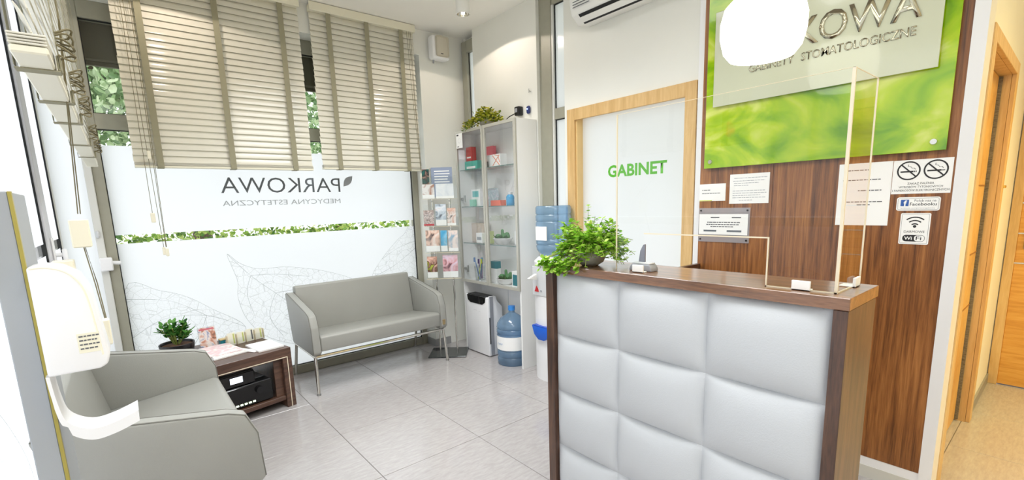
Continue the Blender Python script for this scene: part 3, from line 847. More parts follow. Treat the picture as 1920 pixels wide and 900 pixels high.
# hi-fi on the shelf
amp = thing('hifi_receiver', 'black stereo receiver with a round knob on the table shelf', 'receiver', on_table(-0.325, 0.03, 0.085), TA)
B().box(-0.19, 0.19, 0.012, 0.30, 0.006, 0.145, 0.004).build('body', 'black', amp)
B().box(-0.19, 0.19, 0.004, 0.012, 0.008, 0.143, 0.003).build('front_panel', 'blackgloss', amp)
k = B(); k.cyl((0.105, 0.006, 0.095), (0.105, -0.016, 0.095), 0.026, 0.024, 20); k.build('volume_knob', mat('dark_knob', c(46, 46, 48), 0.25, 0.6), amp, 40)
k = B()
for i in range(7): k.box(-0.10 + i * 0.026, -0.084 + i * 0.026, -0.001, 0.006, 0.022, 0.032)
k.build('indicator_lights', emit('green_white_leds', (0.75, 1.0, 0.6, 1), 1.2), amp)
B().box(0.10, 0.18, 0.1, 0.28, 0.145, 0.148).build('vent_plate', mat('grey_vent', c(150, 154, 160), 0.4), amp)
tun = thing('hifi_tuner', 'smaller black tuner with lit display on top of the receiver', 'tuner', on_table(-0.365, 0.045, 0.2335), TA)
B().box(-0.15, 0.13, 0.006, 0.24, 0.0, 0.092, 0.004).build('body', mat('tuner_black', c(30, 30, 30), 0.4), tun)
B().box(-0.15, 0.13, 0.0, 0.006, 0.004, 0.084, 0.003).build('front_panel', 'blackgloss', tun)
B().box(-0.02, 0.055, -0.0015, 0.0, 0.028, 0.066).build('display', 'screen', tun)

# items on the table
pp = thing('potted_plant', 'jade plant with dark glossy leaves in a black bowl', 'plant', on_table(-0.50, 0.535))
bowl = B().lathe([(0.001, 0), (0.08, 0), (0.092, 0.008), (0.102, 0.07), (0.099, 0.073), (0.094, 0.070), (0.09, 0.055), (0.001, 0.055)], n=32).build('pot', 'black', pp, 40)
B().lathe([(0.001, 0.064), (0.05, 0.062), (0.0915, 0.056)], n=24).build('soil', 'soil', pp, 40)
b = B(); lv = B()
for i in range(15):
    a = rnd(0, 6.28); r = rnd(0.02, 0.105); top = Vector((r * math.cos(a), r * math.sin(a), rnd(0.12, 0.215)))
    base = Vector((0.012 * math.cos(a), 0.012 * math.sin(a), 0.058)); mid = (base + top) / 2 + Vector((0, 0, 0.015))
    b.tube([base, mid, top], 0.004, 6)
    for k in range(16):
        t = rnd(0.45, 1.0); p = base.lerp(top, t) + rvec() * 0.008
        d = Vector((rnd(-1, 1), rnd(-1, 1), rnd(0.05, 0.8)))
        lv.leaf(p, d, (0, 0, 1), rnd(0.032, 0.052), rnd(0.018, 0.027), 0.12)
b.build('stems', 'stem', pp, 40); lv.build('foliage', 'leaf2', pp)

mg = thing('framed_magazine', 'clear stand holding a family-photo magazine on the table', 'magazine', on_table(-0.330, 0.475), TA + math.radians(-6))
tilt = Matrix.Rotation(math.radians(-14), 4, 'X')
B().box(-0.055, 0.055, 0.0, 0.002, 0.0, 0.152, mtx=tilt).build('acrylic_back', 'acrylic', mg)
B().box(-0.055, 0.055, -0.035, 0.055, 0.0, 0.002).build('acrylic_foot', 'acrylic', mg)
B().box(-0.052, 0.050, -0.0028, -0.0004, 0.004, 0.148, mtx=tilt).build('cover', photo('family_cover', [c(70, 50, 48), c(206, 150, 128), c(236, 226, 222), c(120, 132, 176), c(196, 168, 110)], 16), mg)
B().box(-0.045, 0.043, -0.0034, -0.0028, 0.128, 0.140, mtx=tilt).build('masthead', mat('pink_print', c(206, 110, 120), 0.5), mg)

tb = thing('gift_box', 'small teal box with a gold lid and white label', 'box', on_table(-0.24, 0.455), TA)
B().box(-0.031, 0.031, -0.02, 0.02, 0, 0.043, 0.002).build('body', 'tealdark', tb)
B().box(-0.033, 0.033, -0.022, 0.022, 0.043, 0.052, 0.002).build('lid', mat('gold_lid', c(206, 182, 128), 0.35, 0.3), tb)
B().box(-0.002, 0.02, -0.0206, -0.02, 0.012, 0.036).build('label_print', 'paper', tb)

cov = photo('white_catalogue', [c(246, 244, 242), c(246, 244, 242), c(232, 196, 200), c(240, 238, 238), c(246, 244, 244)], 9)
mags = [(-0.335, 0.275, 0.0, 0.21, 0.285, 'lowest', 0.010, 4), (-0.33, 0.28, 0.0105, 0.20, 0.275, 'middle', 0.008, 1), (-0.338, 0.285, 0.019, 0.195, 0.27, 'topmost', 0.006, -3)]
for lx, ly, z, w, d, nm, t, a in mags:
    o = solo(B().box(-w / 2, w / 2, -d / 2, d / 2, 0, t, 0.001), 'magazine', cov if nm == 'topmost' else 'paper', 'white magazine, %s of the small stack on the table' % nm, 'magazine', 'stacked magazines on the coffee table')
    o.location = on_table(lx, ly, 0.4202 + z); o.rotation_euler = (0, 0, TA + math.radians(a))
pd = [(-0.21, 0.19, 0.045, 0.20, 'thin white leaflet lying between the magazine stack and the notepad', 0.004, 18), (-0.098, 0.165, 0.165, 0.235, 'white notepad lying at the outer end of the table top', 0.012, -3)]
for lx, ly, w, d, lb, t, a in pd:
    o = solo(B().box(-w / 2, w / 2, -d / 2, d / 2, 0, t, 0.0008), 'paper_pad', 'paper', lb, 'paper')
    o.location = on_table(lx, ly, 0.4202); o.rotation_euler = (0, 0, TA + math.radians(a))
hl = thing('leaflet_holder', 'clear acrylic leaflet holder with four pockets at the table back', 'holder', on_table(-0.118, 0.40), TA + math.radians(2))
B().box(-0.125, 0.125, 0.024, 0.026, 0.0, 0.080).build('back_plate', 'acrylic', hl)
B().box(-0.125, 0.125, -0.012, -0.010, 0.0, 0.050).build('front_plate', 'acrylic', hl)
b = B()
for i in range(5): b.box(-0.125 + i * 0.062, -0.123 + i * 0.062, -0.010, 0.024, 0, 0.075)
b.build('dividers', 'acrylic_edge', hl)
for i, nm in enumerate(('first', 'second', 'third', 'fourth')):
    q = thing('leaflet', 'cream leaflet with green stripe, %s pocket of the clear holder' % nm, 'leaflet', on_table(-0.118 - 0.0925 + i * 0.062, 0.405 - 0.003 + i * 0.002, 0.421), TA + math.radians(2), 'leaflets in the clear holder')
    tl = Matrix.Rotation(math.radians(-5), 4, 'X')
    B().box(-0.026, 0.026, 0.0, 0.004, 0.0, 0.088 - (i % 2) * 0.006, mtx=tl).build('sheet', mat('leaflet_cream', c(240, 238, 222), 0.5), q)
    B().box(0.010, 0.020, -0.0006, 0.0, 0.01, 0.08 - (i % 2) * 0.006, mtx=tl).build('stripe', mat('leaflet_green', c(196, 204, 120), 0.5) if i != 2 else 'ink', q)

# ------------------------------------------------------------------ venetian blinds
def make_blind(label, loc, rz, x0, x1, tapes, z0, z1, n, stack=0.036, cords=(), loops=False):
    t = thing('venetian_blind', label, 'blind', loc, rz, 'cream wooden venetian blinds')
    sl = bmesh.new(); xa, xb = x0, x1
    tl = math.radians(71); prof = []
    for i in range(5):
        s = i / 4 - 0.5; yy = s * 0.052; zz = 0.003 * (1 - 4 * s * s)
        prof.append((yy * math.cos(tl) - zz * math.sin(tl), yy * math.sin(tl) + zz * math.cos(tl)))
    prof2 = [(p[0] + 0.0022 * math.sin(tl), p[1] - 0.0022 * math.cos(tl)) for p in reversed(prof)]
    me = B().prism(prof + prof2, 'x', xa, xb).mesh('slat', 'slat', 30)
    zs = z0 + stack
    for i in range(n):
        o = bpy.data.objects.new('slat', me); COL.objects.link(o); o.parent = t
        o.location = (rnd(-0.002, 0.002), 0, zs + 0.026 + (z1 - zs - 0.05) * i / (n - 1))
    st = B()
    for i in range(4): st.box(x0 + rnd(-.002, .002), x1 + rnd(-.002, .002), -0.026, 0.026, z0 + 0.016 + i * 0.0052, z0 + 0.0195 + i * 0.0052, 0.001)
    st.build('stacked_slats', 'slat', t)
    B().box(x0, x1, -0.026, 0.026, z0, z0 + 0.014, 0.003).build('bottom_rail', 'rail', t)
    B().box(x0 - 0.004, x1 + 0.004, -0.042, -0.030, z1 - 0.002, z1 + 0.058, 0.002).build('valance', 'rail', t)
    B().box(x0, x1, -0.028, 0.028, z1, z1 + 0.045, 0.002).build('headrail', 'rail', t)
    for x in tapes:
        b = B(); b.box(x - 0.018, x + 0.018, -0.0335, -0.0325, z0 + 0.004, z1); b.box(x - 0.018, x + 0.018, 0.0325, 0.0335, z0 + 0.004, z1)
        b.box(x - 0.018, x + 0.018, -0.0335, 0.0335, z0 - 0.0025, z0 - 0.0005)
        b.box(x - 0.018, x + 0.018, -0.036, -0.0295, z0 - 0.001, z0 + 0.03, 0.002)
        o = b.build('ladder_tape', 'tape', t)
        if loops:
            lb = B()
            for k in range(5):
                z = z0 + 0.03 + k * 0.012; pts = []
                for q in range(9):
                    a = math.pi * q / 8; pts.append((x + 0.02 * math.cos(a) + rnd(-.002, .002), -0.034 - 0.026 * math.sin(a), z + 0.008 * math.sin(a * 2 + k)))
                lb.tube(pts, 0.0022, 5)
            lb.build('tape_loops', 'cord', o, 40)
    return t
BZ = 1.645
bl1 = make_blind('cream venetian blind over the left half of the lettered window', (0, 3.842, 0), 0, 0.112, 1.195, (0.245, 0.656, 1.065), BZ, 2.808, 27)
bl2 = make_blind('cream venetian blind over the right half of the lettered window', (0, 3.842, 0), 0, 1.274, 2.135, (1.405, 1.707, 2.005), BZ + 0.012, 2.808, 27)
bl3 = make_blind('cream venetian blind along the entrance side above the sanitiser stand, seen from below', (-0.088, 0, 0), math.radians(90), 1.25, 3.84, (1.38, 1.73, 2.09, 2.70, 3.22), BZ, 2.808, 27, loops=True)
def cord_set(parent, lines, tassels):
    b = B()
    for l in lines: b.tube(l, 0.0016, 5)
    b.build('pull_cords', 'cord', parent, 40, world=True)
    for (x, y, z, h_, w) in tassels:
        B().box(x - w / 2, x + w / 2, y - w / 2, y + w / 2, z - h_ / 2, z + h_ / 2, 0.003).build('cord_tassel', 'cream', parent, 30, world=True)
cord_set(bl1, [[(0.165, 3.79, 2.80), (0.162, 3.785, 2.2), (0.161, 3.78, 1.36)], [(0.178, 3.79, 2.80), (0.18, 3.785, 2.0), (0.192, 3.78, 1.14)], [(0.21, 3.79, 2.80), (0.206, 3.785, 2.0), (0.204, 3.78, 1.14)], [(0.218, 3.79, 2.80), (0.214, 3.785, 1.9), (0.207, 3.78, 1.14)]],
         [(0.161, 3.78, 1.33, 0.06, 0.024), (0.192, 3.78, 1.115, 0.05, 0.018), (0.207, 3.775, 1.105, 0.05, 0.018), (0.19, 3.785, 1.72, 0.05, 0.018)])
cord_set(bl2, [[(2.05, 3.79, 2.80), (2.07, 3.785, 2.2), (2.10, 3.78, 1.66)], [(2.07, 3.79, 2.80), (2.085, 3.785, 2.2), (2.104, 3.78, 1.62)], [(2.085, 3.79, 2.80), (2.09, 3.785, 2.2), (2.106, 3.78, 1.70)]], [(2.103, 3.78, 1.61, 0.05, 0.02)])
cord_set(bl3, [[(-0.05, 1.55, 2.80), (-0.05, 1.55, 1.80), (-0.10, 2.0, 1.36)], [(-0.05, 1.56, 2.80), (-0.05, 1.57, 1.80), (-0.095, 2.02, 1.36)], [(-0.10, 1.95, 1.28), (-0.085, 1.90, 1.15), (-0.075, 1.86, 1.04)], [(-0.097, 1.95, 1.28), (-0.08, 1.90, 1.15), (-0.072, 1.86, 1.04)]],
         [(-0.10, 1.96, 1.30, 0.085, 0.045), (-0.082, 1.80, 1.015, 0.075, 0.036), (-0.15, 1.95, 1.20, 0.045, 0.05)])

# ------------------------------------------------------------------ glass display cabinet
CX, CY0, CY1, CZ = 2.369, 2.800, 3.625, 1.985
cab = thing('display_cabinet', 'tall white cabinet with two framed glass doors and open base', 'cabinet', (2.48, 3.21, 0))
W_ = dict(parent=cab, world=True)
B().box(CX + 0.02, XB - 0.006, CY0, CY0 + 0.018, 0, CZ, 0.001).build('side_panel', 'laminate', **W_)
B().box(CX + 0.02, XB - 0.006, CY1 - 0.018, CY1, 0, CZ, 0.001).build('side_panel', 'laminate', **W_)
B().box(XB - 0.016, XB - 0.006, CY0 + 0.018, CY1 - 0.018, 0.02, CZ - 0.018).build('back_panel', 'laminate', **W_)
B().box(XB - 0.0175, XB - 0.016, 3.205, 3.212, 0.02, 0.64).build('back_seam', 'grey_lt', **W_)
B().box(CX + 0.02, XB - 0.006, CY0 + 0.018, CY1 - 0.018, CZ - 0.018, CZ).build('top_panel', 'laminate', **W_)
B().box(CX + 0.02, XB - 0.016, CY0 + 0.018, CY1 - 0.018, 0.650, 0.668).build('bottom_panel', 'laminate', **W_)
SH = (1.651, 1.331, 1.008)
for z in SH:
    s_ = B().box(CX + 0.03, XB - 0.02, CY0 + 0.019, CY1 - 0.019, z - 0.006, z).build('glass_shelf', 'acrylic', **W_)
    B().box(CX + 0.0285, CX + 0.03, CY0 + 0.019, CY1 - 0.019, z - 0.006, z).build('shelf_edge', mat('green_glass_edge', c(96, 130, 124), 0.2), s_, world=True)
for y0, y1 in ((CY0, 3.21), (3.215, CY1)):
    d = B(); t = 0.024
    for q in ((y0, y0 + t, 0.652, CZ - 0.002), (y1 - t, y1, 0.652, CZ - 0.002), (y0 + t, y1 - t, 0.652, 0.652 + t), (y0 + t, y1 - t, CZ - 0.002 - t, CZ - 0.002)):
        d.box(CX, CX + 0.018, q[0], q[1], q[2], q[3], 0.001)
    dr = d.build('door', mat('silver_door_frame', c(196, 194, 184), 0.35, 0.4), **W_)
    B().poly([(CX + 0.008, y0 + t, 0.676), (CX + 0.008, y1 - t, 0.676), (CX + 0.008, y1 - t, CZ - 0.026), (CX + 0.008, y0 + t, CZ - 0.026)]).build('door_glass', 'cabglass', dr, world=True)
    if y0 > 3:
        for z in (1.40, 0.77):
            h = B(); h.box(CX + 0.019, CX + 0.034, 3.555, 3.603, z - 0.011, z + 0.011, 0.004); h.cyl((CX + 0.026, 3.55, z - 0.03), (CX + 0.026, 3.55, z + 0.03), 0.009); h.build('hinge', 'steel', dr, 40, world=True)
st = thing('door_label', 'white notice sticker in the top corner of the cabinet glass', 'sticker', (CX - 0.001, 3.551, 1.90))
B().box(-0.0006, 0, -0.048, 0.048, -0.062, 0.062).build('sheet', 'paper', st)
b = B(); b.box(-0.0012, -0.0006, 0.01, 0.04, 0.042, 0.054); b.box(-0.0012, -0.0006, 0.008, 0.034, -0.052, -0.046)
b.build('print_lines', 'inkdark', st)
b = B(); b.lathe([(0.018, 0), (0.0195, 0)], n=18); o = b.build('print_figure', 'print_lt', st); o.data.transform(Matrix.Translation((-0.0011, 0, 0.0)) @ Matrix.Rotation(math.pi / 2, 4, 'Y'))

# cabinet contents: (name, kind, y0, y1, z0, height, depth, material, label)
def carton(y0, y1, z, h_, m, label, x=2.47, dx=0.05, stripe=None, cat='box', name='carton'):
    ym = (y0 + y1) / 2
    t = thing(name, label, cat, (x, ym, z + 0.0004))
    B().box(-dx / 2, dx / 2, -(y1 - y0) / 2, (y1 - y0) / 2, 0, h_, 0.0015).build('body', m, t)
    if stripe: B().box(-dx / 2 - 0.0008, -dx / 2, -(y1 - y0) / 2 * 0.7, (y1 - y0) / 2 * 0.7, h_ * stripe[1], h_ * stripe[2]).build('print', stripe[0], t)
    return t
z = SH[0]
carton(3.41, 3.60, z, 0.076, 'teal', 'flat teal carton carrying a red box on the top glass shelf', 2.485, 0.075, ('paper', 0.15, 0.4))
carton(3.505, 3.592, z + 0.077, 0.122, 'red', 'upright red box standing on the teal carton', 2.485, 0.05, ('paper', 0.22, 0.32))
carton(3.272, 3.395, z, 0.185, mat('rose_carton', c(214, 70, 92), 0.5), 'tall rose-red box behind the white orange-cross box', 2.535, 0.04, ('paper', 0.25, 0.32))
xb = carton(3.07, 3.25, z, 0.098, 'paper', 'white box with crossed orange lines on the top glass shelf', 2.47, 0.07)
b = B()
for s in (-1, 1): b.tube([(-0.036, -0.035 + s * 0.045, 0.008), (-0.036, -0.035 - s * 0.045, 0.090)], 0.003, 4)
b.tube([(-0.036, -0.085, 0.03), (-0.036, -0.06, 0.085), (-0.036, -0.02, 0.094)], 0.003, 4)
b.build('cross_print', 'orange', xb)
carton(3.215, 3.275, z, 0.046, 'inkdark', 'small black box in front of the orange-cross box', 2.41, 0.03, ('paper', 0.3, 0.5))
z = SH[1]
carton(3.40, 3.53, z, 0.148, 'paper', 'white carton with teal print left on the second glass shelf', 2.48, 0.05, (mat('mint_print', c(120, 196, 196), 0.5), 0.55, 0.9))
carton(3.44, 3.49, z, 0.06, mat('mint_tub', c(140, 206, 182), 0.4), 'small mint green tub before the white teal-print carton', 2.425, 0.04, cat='tub', name='tub')
carton(3.235, 3.385, z, 0.15, photo('grey_card_print', [c(214, 222, 226), c(170, 190, 198), c(226, 214, 224)], 20), 'grey picture card standing on the second glass shelf', 2.53, 0.012, ('print_lt', 0.9, 0.96), cat='card', name='picture_card')
carton(3.08, 3.215, z, 0.046, 'coral', 'flat coral box on the second glass shelf', 2.46, 0.06)
bt = thing('bottle', 'small blue bottle with cap on the second glass shelf', 'bottle', (2.45, 2.975, z + 0.0004))
B().lathe([(0.001, 0), (0.030, 0), (0.033, 0.006), (0.033, 0.07), (0.024, 0.084), (0.018, 0.088), (0.018, 0.09)], n=20).build('body', mat('sky_blue_plastic', c(66, 158, 206), 0.3), bt, 40)
B().lathe([(0.02, 0.088), (0.02, 0.104), (0.017, 0.107), (0.001, 0.107)], n=18).build('cap', 'grey_lt', bt, 40)
z = SH[2]
carton(3.42, 3.605, z, 0.17, 'beige', 'plain beige card box at the back of the third glass shelf', 2.53, 0.07)
carton(3.365, 3.455, z, 0.088, 'paper', 'white carton in front of the beige box', 2.46, 0.05, ('print_lt', 0.3, 0.6))
carton(3.262, 3.34, z, 0.105, mat('lime_tube', c(214, 226, 150), 0.4), 'pale lime tube box on the third glass shelf', 2.47, 0.04, ('paper', 0.5, 0.9))
def succulents(y, z, label):
    t = thing('succulent_bowl', label, 'plant', (2.47, y, z + 0.0004))
    B().lathe([(0.001, 0), (0.045, 0), (0.068, 0.02), (0.086, 0.052), (0.082, 0.054), (0.064, 0.03), (0.001, 0.03)], n=28).build('bowl', 'ceramic', t, 40)
    B().lathe([(0.001, 0.048), (0.079, 0.047)], n=24).build('soil', 'soil', t)
    b = B(); b.ball((-0.02, 0.035, 0.06), 0.03, (1, 1, 0.9)); b.ball((-0.01, -0.04, 0.062), 0.026, (1, 1, 1.3)); b.cyl((0.0, 0.0, 0.045), (0.0, 0.004, 0.115), 0.017, 0.012, 10); b.ball((0, 0.004, 0.115), 0.012)
    b.ball((0.03, -0.02, 0.06), 0.026, (1, 1, 1.6))
    b.build('cacti', 'cactus', t, 40)
    l = B()
    for i in range(40):
        a = rnd(0, 6.28); l.leaf((-0.03 + rnd(-.02, .02), -0.01 + rnd(-.06, .06), 0.055), (math.cos(a), math.sin(a), rnd(0.2, 1.2)), (0, 0, 1), 0.035, 0.012, 0.2)
    l.build('rosettes', 'leaf2', t)
succulents(3.115, SH[2], 'white bowl of succulents on the third glass shelf')
carton(2.955, 2.99, SH[2], 0.11, 'paper', 'slim white box at the near end of the third glass shelf', 2.52, 0.05)
z = 0.668
g = thing('toothbrush_glass', 'clear glass holding upright toothbrushes on the cabinet bottom', 'glass', (2.45, 3.44, z + 0.0004))
B().lathe([(0.001, 0.003), (0.040, 0.003), (0.042, 0.0), (0.052, 0.13), (0.049, 0.13), (0.038, 0.008)], n=24).build('tumbler', 'cabglass', g, 40)
for i, (a, l, col) in enumerate(((0.3, 0.2, c(60, 110, 170)), (-0.25, 0.19, c(190, 206, 60)), (0.12, 0.185, c(90, 70, 120)), (-0.1, 0.2, c(70, 150, 190)), (0.0, 0.18, c(140, 84, 150)))):
    b = B(); b.cyl((0.01 * i - 0.02, -0.02 * math.sin(a * 4), 0.012), (0.012 * i - 0.02, 0.16 * a, l), 0.005, 0.004, 7); b.box(0.012 * i - 0.03, 0.012 * i - 0.014, 0.16 * a - 0.006, 0.16 * a + 0.006, l - 0.035, l + 0.005, 0.002)
    o = solo(b, 'toothbrush', mat('brush_plastic_%d' % i, col, 0.35), ('blue', 'lime', 'violet', 'sky blue', 'purple')[i] + ' toothbrush standing in the clear glass', 'toothbrush', 'toothbrushes in the glass'); o.location = (2.45, 3.44, z + 0.0004)
t = carton(3.19, 3.275, z, 0.185, 'paper', 'white box with teal top at the cabinet bottom', 2.47, 0.05)
B().box(-0.026, 0.026, -0.043, 0.043, 0.125, 0.186).build('teal_top', 'tealdark', t)
carton(3.285, 3.30, z, 0.17, 'inkdark', 'narrow black frame beside the teal-topped box', 2.44, 0.05)
succulents(3.085, 0.668, 'white bowl of cacti on the cabinet bottom')
t = carton(2.865, 2.945, z, 0.13, 'paper', 'white and teal carton at the near end of the cabinet bottom', 2.44, 0.05, ('tealdark', 0.1, 0.8))

# ivy and devices on the cabinet
iv = thing('ivy_plant', 'trailing yellow-green ivy on top of the glass cabinet', 'plant', (2.46, 3.26, CZ + 0.0004))
B().lathe([(0.001, 0), (0.055, 0), (0.068, 0.055), (0.064, 0.055), (0.05, 0.008)], n=24).build('pot', 'stonepot', iv, 40)
l = B(); s = B()
for i in range(520):
    d = rvec(); d.z = abs(d.z); p = Vector((d.x * 0.10 - 0.01, d.y * 0.20 * rnd(0.3, 1), 0.03 + d.z * 0.13 * rnd(0.4, 1)))
    l.leaf(p, (rnd(-1, 1), rnd(-1, 1), rnd(-0.5, 0.6)), (rnd(-.4, .4), rnd(-.4, .4), 1), rnd(0.02, 0.034), rnd(0.018, 0.028), 0.15)
for i in range(12):
    y = 0.13 + 0.014 * i; pts = [(0.0, 0.05, 0.05), (-0.06, y * 0.6, 0.07), (-0.10, y * 0.8, rnd(-0.02, 0.05))]
    s.tube(pts, 0.0016, 5)
    for k in range(7):
        q = Vector(pts[1]).lerp(Vector(pts[2]), k / 6); l.leaf(q, rvec(), (0, 0, 1), 0.026, 0.022, 0.15)
l.build('foliage', 'leaf3', iv); s.build('stems', 'stem', iv, 40)
pl = thing('power_adapter', 'black plug adapter with cable on the wall above the cabinet', 'adapter', (XB - 0.001, 2.985, 2.075))
B().box(-0.05, 0, -0.028, 0.028, -0.035, 0.035, 0.008, 2).build('body', 'black', pl, 40)
B().box(-0.056, -0.05, -0.014, 0.014, -0.012, 0.02, 0.002).build('face', 'grey', pl)
B().tube([(-0.03, 0.028, -0.01), (-0.05, 0.09, -0.03), (-0.07, 0.15, -0.07), (-0.09, 0.22, -0.085)], 0.004, 6).build('cable', 'black', pl, 40)
sn = thing('blue_sensor', 'small dark blue device with lit dot on the wall by the adapter', 'sensor', (XB - 0.001, 2.882, 2.071))
B().box(-0.024, 0, -0.019, 0.019, -0.03, 0.03, 0.014, 3).build('body', mat('navy_plastic', c(34, 48, 110), 0.3), sn, 40)
B().ball((-0.024, 0, 0.005), 0.006).build('led', 'led', sn, 40)
hk = B(); hk.cyl((XB, 2.865, 2.205), (XB - 0.02, 2.865, 2.21), 0.004); hk.cyl((XB - 0.018, 2.865, 2.195), (XB - 0.018, 2.865, 2.225), 0.003)
solo(hk, 'wall_hook', 'steel', 'tiny metal hook on the wall above the cabinet', 'hook', base=(XB - 0.01, 2.865, 2.2), smooth=40)

# ------------------------------------------------------------------ air purifier, bottles, water cooler
ap = thing('air_purifier', 'white air purifier with black control panel under the cabinet', 'purifier', (2.37, 3.405, 0))
B().box(0.0, 0.035, -0.17, 0.17, 0.008, 0.54, 0.010, 3).build('front_cover', 'white', ap, 40)
B().prism([(0.036, 0.006), (0.036, 0.545), (0.095, 0.545), (0.11, 0.50), (0.165, 0.44), (0.165, 0.006)], 'y', -0.165, 0.165, 0.006, 2).build('body', 'white', ap, 40)
B().box(0.02, 0.060, -0.1715, -0.164, 0.01, 0.545, 0.002).build('side_strip', 'grey', ap)
B().prism([(-0.13, 0.492), (-0.09, 0.470), (0.09, 0.470), (0.13, 0.492), (0.14, 0.538), (-0.14, 0.538)], 'x', -0.004, 0.004).build('control_panel', 'blackgloss', ap)
B().box(0.0, 0.09, -0.135, 0.135, 0.540, 0.548, 0.003).build('top_grille', 'black', ap)
B().box(0.012, 0.021, -0.1725, -0.17, 0.12, 0.36).build('side_slot', 'black', ap)
b = B()
for zz in (0.10, 0.135, 0.17): b.box(0.11, 0.15, -0.1665, -0.165, zz, zz + 0.022, 0.002)
b.build('side_labels', 'grey_lt', ap)
b = B(); b.box(-0.0008, 0, -0.005, 0.045, 0.405, 0.409); b.box(-0.0008, 0, -0.055, -0.03, 0.398, 0.401); b.build('faint_print', 'grey_lt', ap)

def bottle_mesh(h_, r):
    k = h_ / 0.49
    p = [(0.001, 0.0), (r * 0.93, 0.0), (r, 0.012), (r, 0.06), (r * 0.955, 0.068), (r, 0.078), (r, 0.115), (r * 0.955, 0.123), (r, 0.133), (r, 0.255), (r * 0.955, 0.263), (r, 0.273), (r, 0.30), (r * 0.955, 0.308), (r, 0.318), (r * 0.96, 0.35), (r * 0.72, 0.395), (r * 0.36, 0.425), (r * 0.2, 0.44), (r * 0.19, 0.485), (r * 0.21, 0.487), (r * 0.21, 0.492)]
    return [(a, b_ * k) for a, b_ in p]
wbt = thing('water_bottle', 'large blue water bottle standing on the floor by the cabinet', 'bottle', (2.445, 3.0, 0))
B().lathe(bottle_mesh(0.49, 0.132), n=32).build('body', 'waterplastic', wbt, 50)
B().lathe([(0.1335, 0.138), (0.1335, 0.252)], n=32).build('paper_band', 'paper', wbt, 50)
b = B(); b.tube([(-0.135, 0.03 - 0.06 * i / 12, 0.19 + 0.008 * math.sin(i * 1.3)) for i in range(13)], 0.0015, 4); b.build('band_squiggle', mat('pale_blue_print', c(120, 150, 190), 0.5), wbt)
B().lathe([(0.03, 0.46), (0.03, 0.496), (0.001, 0.498)], n=18).build('cap', mat('blue_cap', c(60, 140, 220), 0.3), wbt, 40)

wc = thing('water_cooler', 'white water cooler with blue drip tray beside the desk', 'cooler', (2.465, 2.50, 0))
pr = []
for i in range(13):
    a = -math.pi / 2 + math.pi * i / 12
    pr.append((-0.03 - 0.10 * math.cos(a), 0.155 * math.sin(a)))
pr = [(0.13, -0.155)] + pr + [(0.13, 0.155)]
B().prism(pr, 'z', 0.0, 0.90, 0.0).build('body', 'white', wc, 40)
B().lathe([(0.001, 0.90), (0.150, 0.90), (0.150, 0.915), (0.12, 0.945), (0.10, 0.95), (0.001, 0.95)], n=28).build('collar', 'white', wc, 40)
tp = []
for i in range(11):
    a = -math.pi / 2 + math.pi * i / 10; tp.append((-0.045 - 0.115 * math.cos(a), 0.12 * math.sin(a)))
B().prism([(-0.10, 0.43), (-0.075, 0.36), (-0.03, 0.325), (0.03, 0.325), (0.075, 0.36), (0.10, 0.43)], 'x', -0.155, -0.09, 0.008, 2).build('drip_tray', 'blue', wc, 40)
B().box(-0.155, -0.10, -0.092, 0.092, 0.428, 0.434, 0.003).build('tray_rim', mat('deep_blue', c(20, 72, 180), 0.35), wc)
B().box(-0.134, -0.128, -0.10, 0.10, 0.66, 0.88, 0.003).build('front_recess', 'grey_lt', wc)
B().prism([(0.075, 0.69), (0.030, 0.69), (0.036, 0.712), (0.055, 0.735), (0.066, 0.708)], 'x', -0.137, -0.133).build('red_emblem', 'red', wc)
B().cyl((-0.13, 0.005, 0.70), (-0.139, 0.005, 0.70), 0.007).build('button', 'grey', wc, 40)
B().prism([(-0.02, 0.78), (-0.10, 0.80), (-0.02, 0.83)], 'y', 0.03, 0.055, mtx=Matrix.Translation((-0.13, 0, 0)), bev=0.004).build('tap', 'whitemat', wc, 40)
cb = thing('water_bottle', 'blue water bottle upside down on the white cooler', 'bottle', (2.465, 2.50, 0.935))
pb = bottle_mesh(0.45, 0.132); pmax = max(b_ for a, b_ in pb)
B().lathe([(a, pmax - b_ - 0.065) for a, b_ in pb if b_ < pmax - 0.03], n=32).build('body', 'waterplastic', cb, 50)
B().box(-0.134, -0.126, -0.06, 0.05, 0.14, 0.24).build('paper_band', 'paper', cb)

# ------------------------------------------------------------------ brochure stand
RD = math.atan2(-0.64, 0.77)
rk = thing('brochure_stand', 'clear brochure stand on two poles with dark glass base', 'stand', (2.175, 3.60, 0), RD)
B().box(-0.17, 0.17, -0.13, 0.15, 0.002, 0.012, 0.002).build('base_plate', 'darkglass', rk)
for x in (-0.075, 0.078): B().cyl((x, 0.0, 0.012), (x, 0.0, 1.67), 0.008).build('pole', 'chrome', rk, 40)
tiers = ((1.406, 1.60), (1.168, 1.30), (0.938, 1.07), (0.705, 0.83))
for z0, z1 in tiers:
    p = B().box(-0.155, 0.15, -0.012, -0.010, z0, z1 + 0.06).build('pocket', 'acrylic', rk)
    B().box(-0.155, 0.15, -0.040, -0.038, z0, z1).build('pocket_front', 'acrylic', p)
    B().box(-0.155, 0.15, -0.040, -0.010, z0 - 0.002, z0).build('pocket_floor', 'acrylic_edge', p)
    b = B()
    for x in (-0.075, 0.078): b.cyl((x, -0.010, z0 - 0.02), (x, -0.018, z0 - 0.02), 0.007)
    b.build('screw', 'steel', p, 40)
PH = lambda n, cs, s=18: photo(n, cs, s)
skin = [c(232, 196, 176), c(206, 158, 136)]
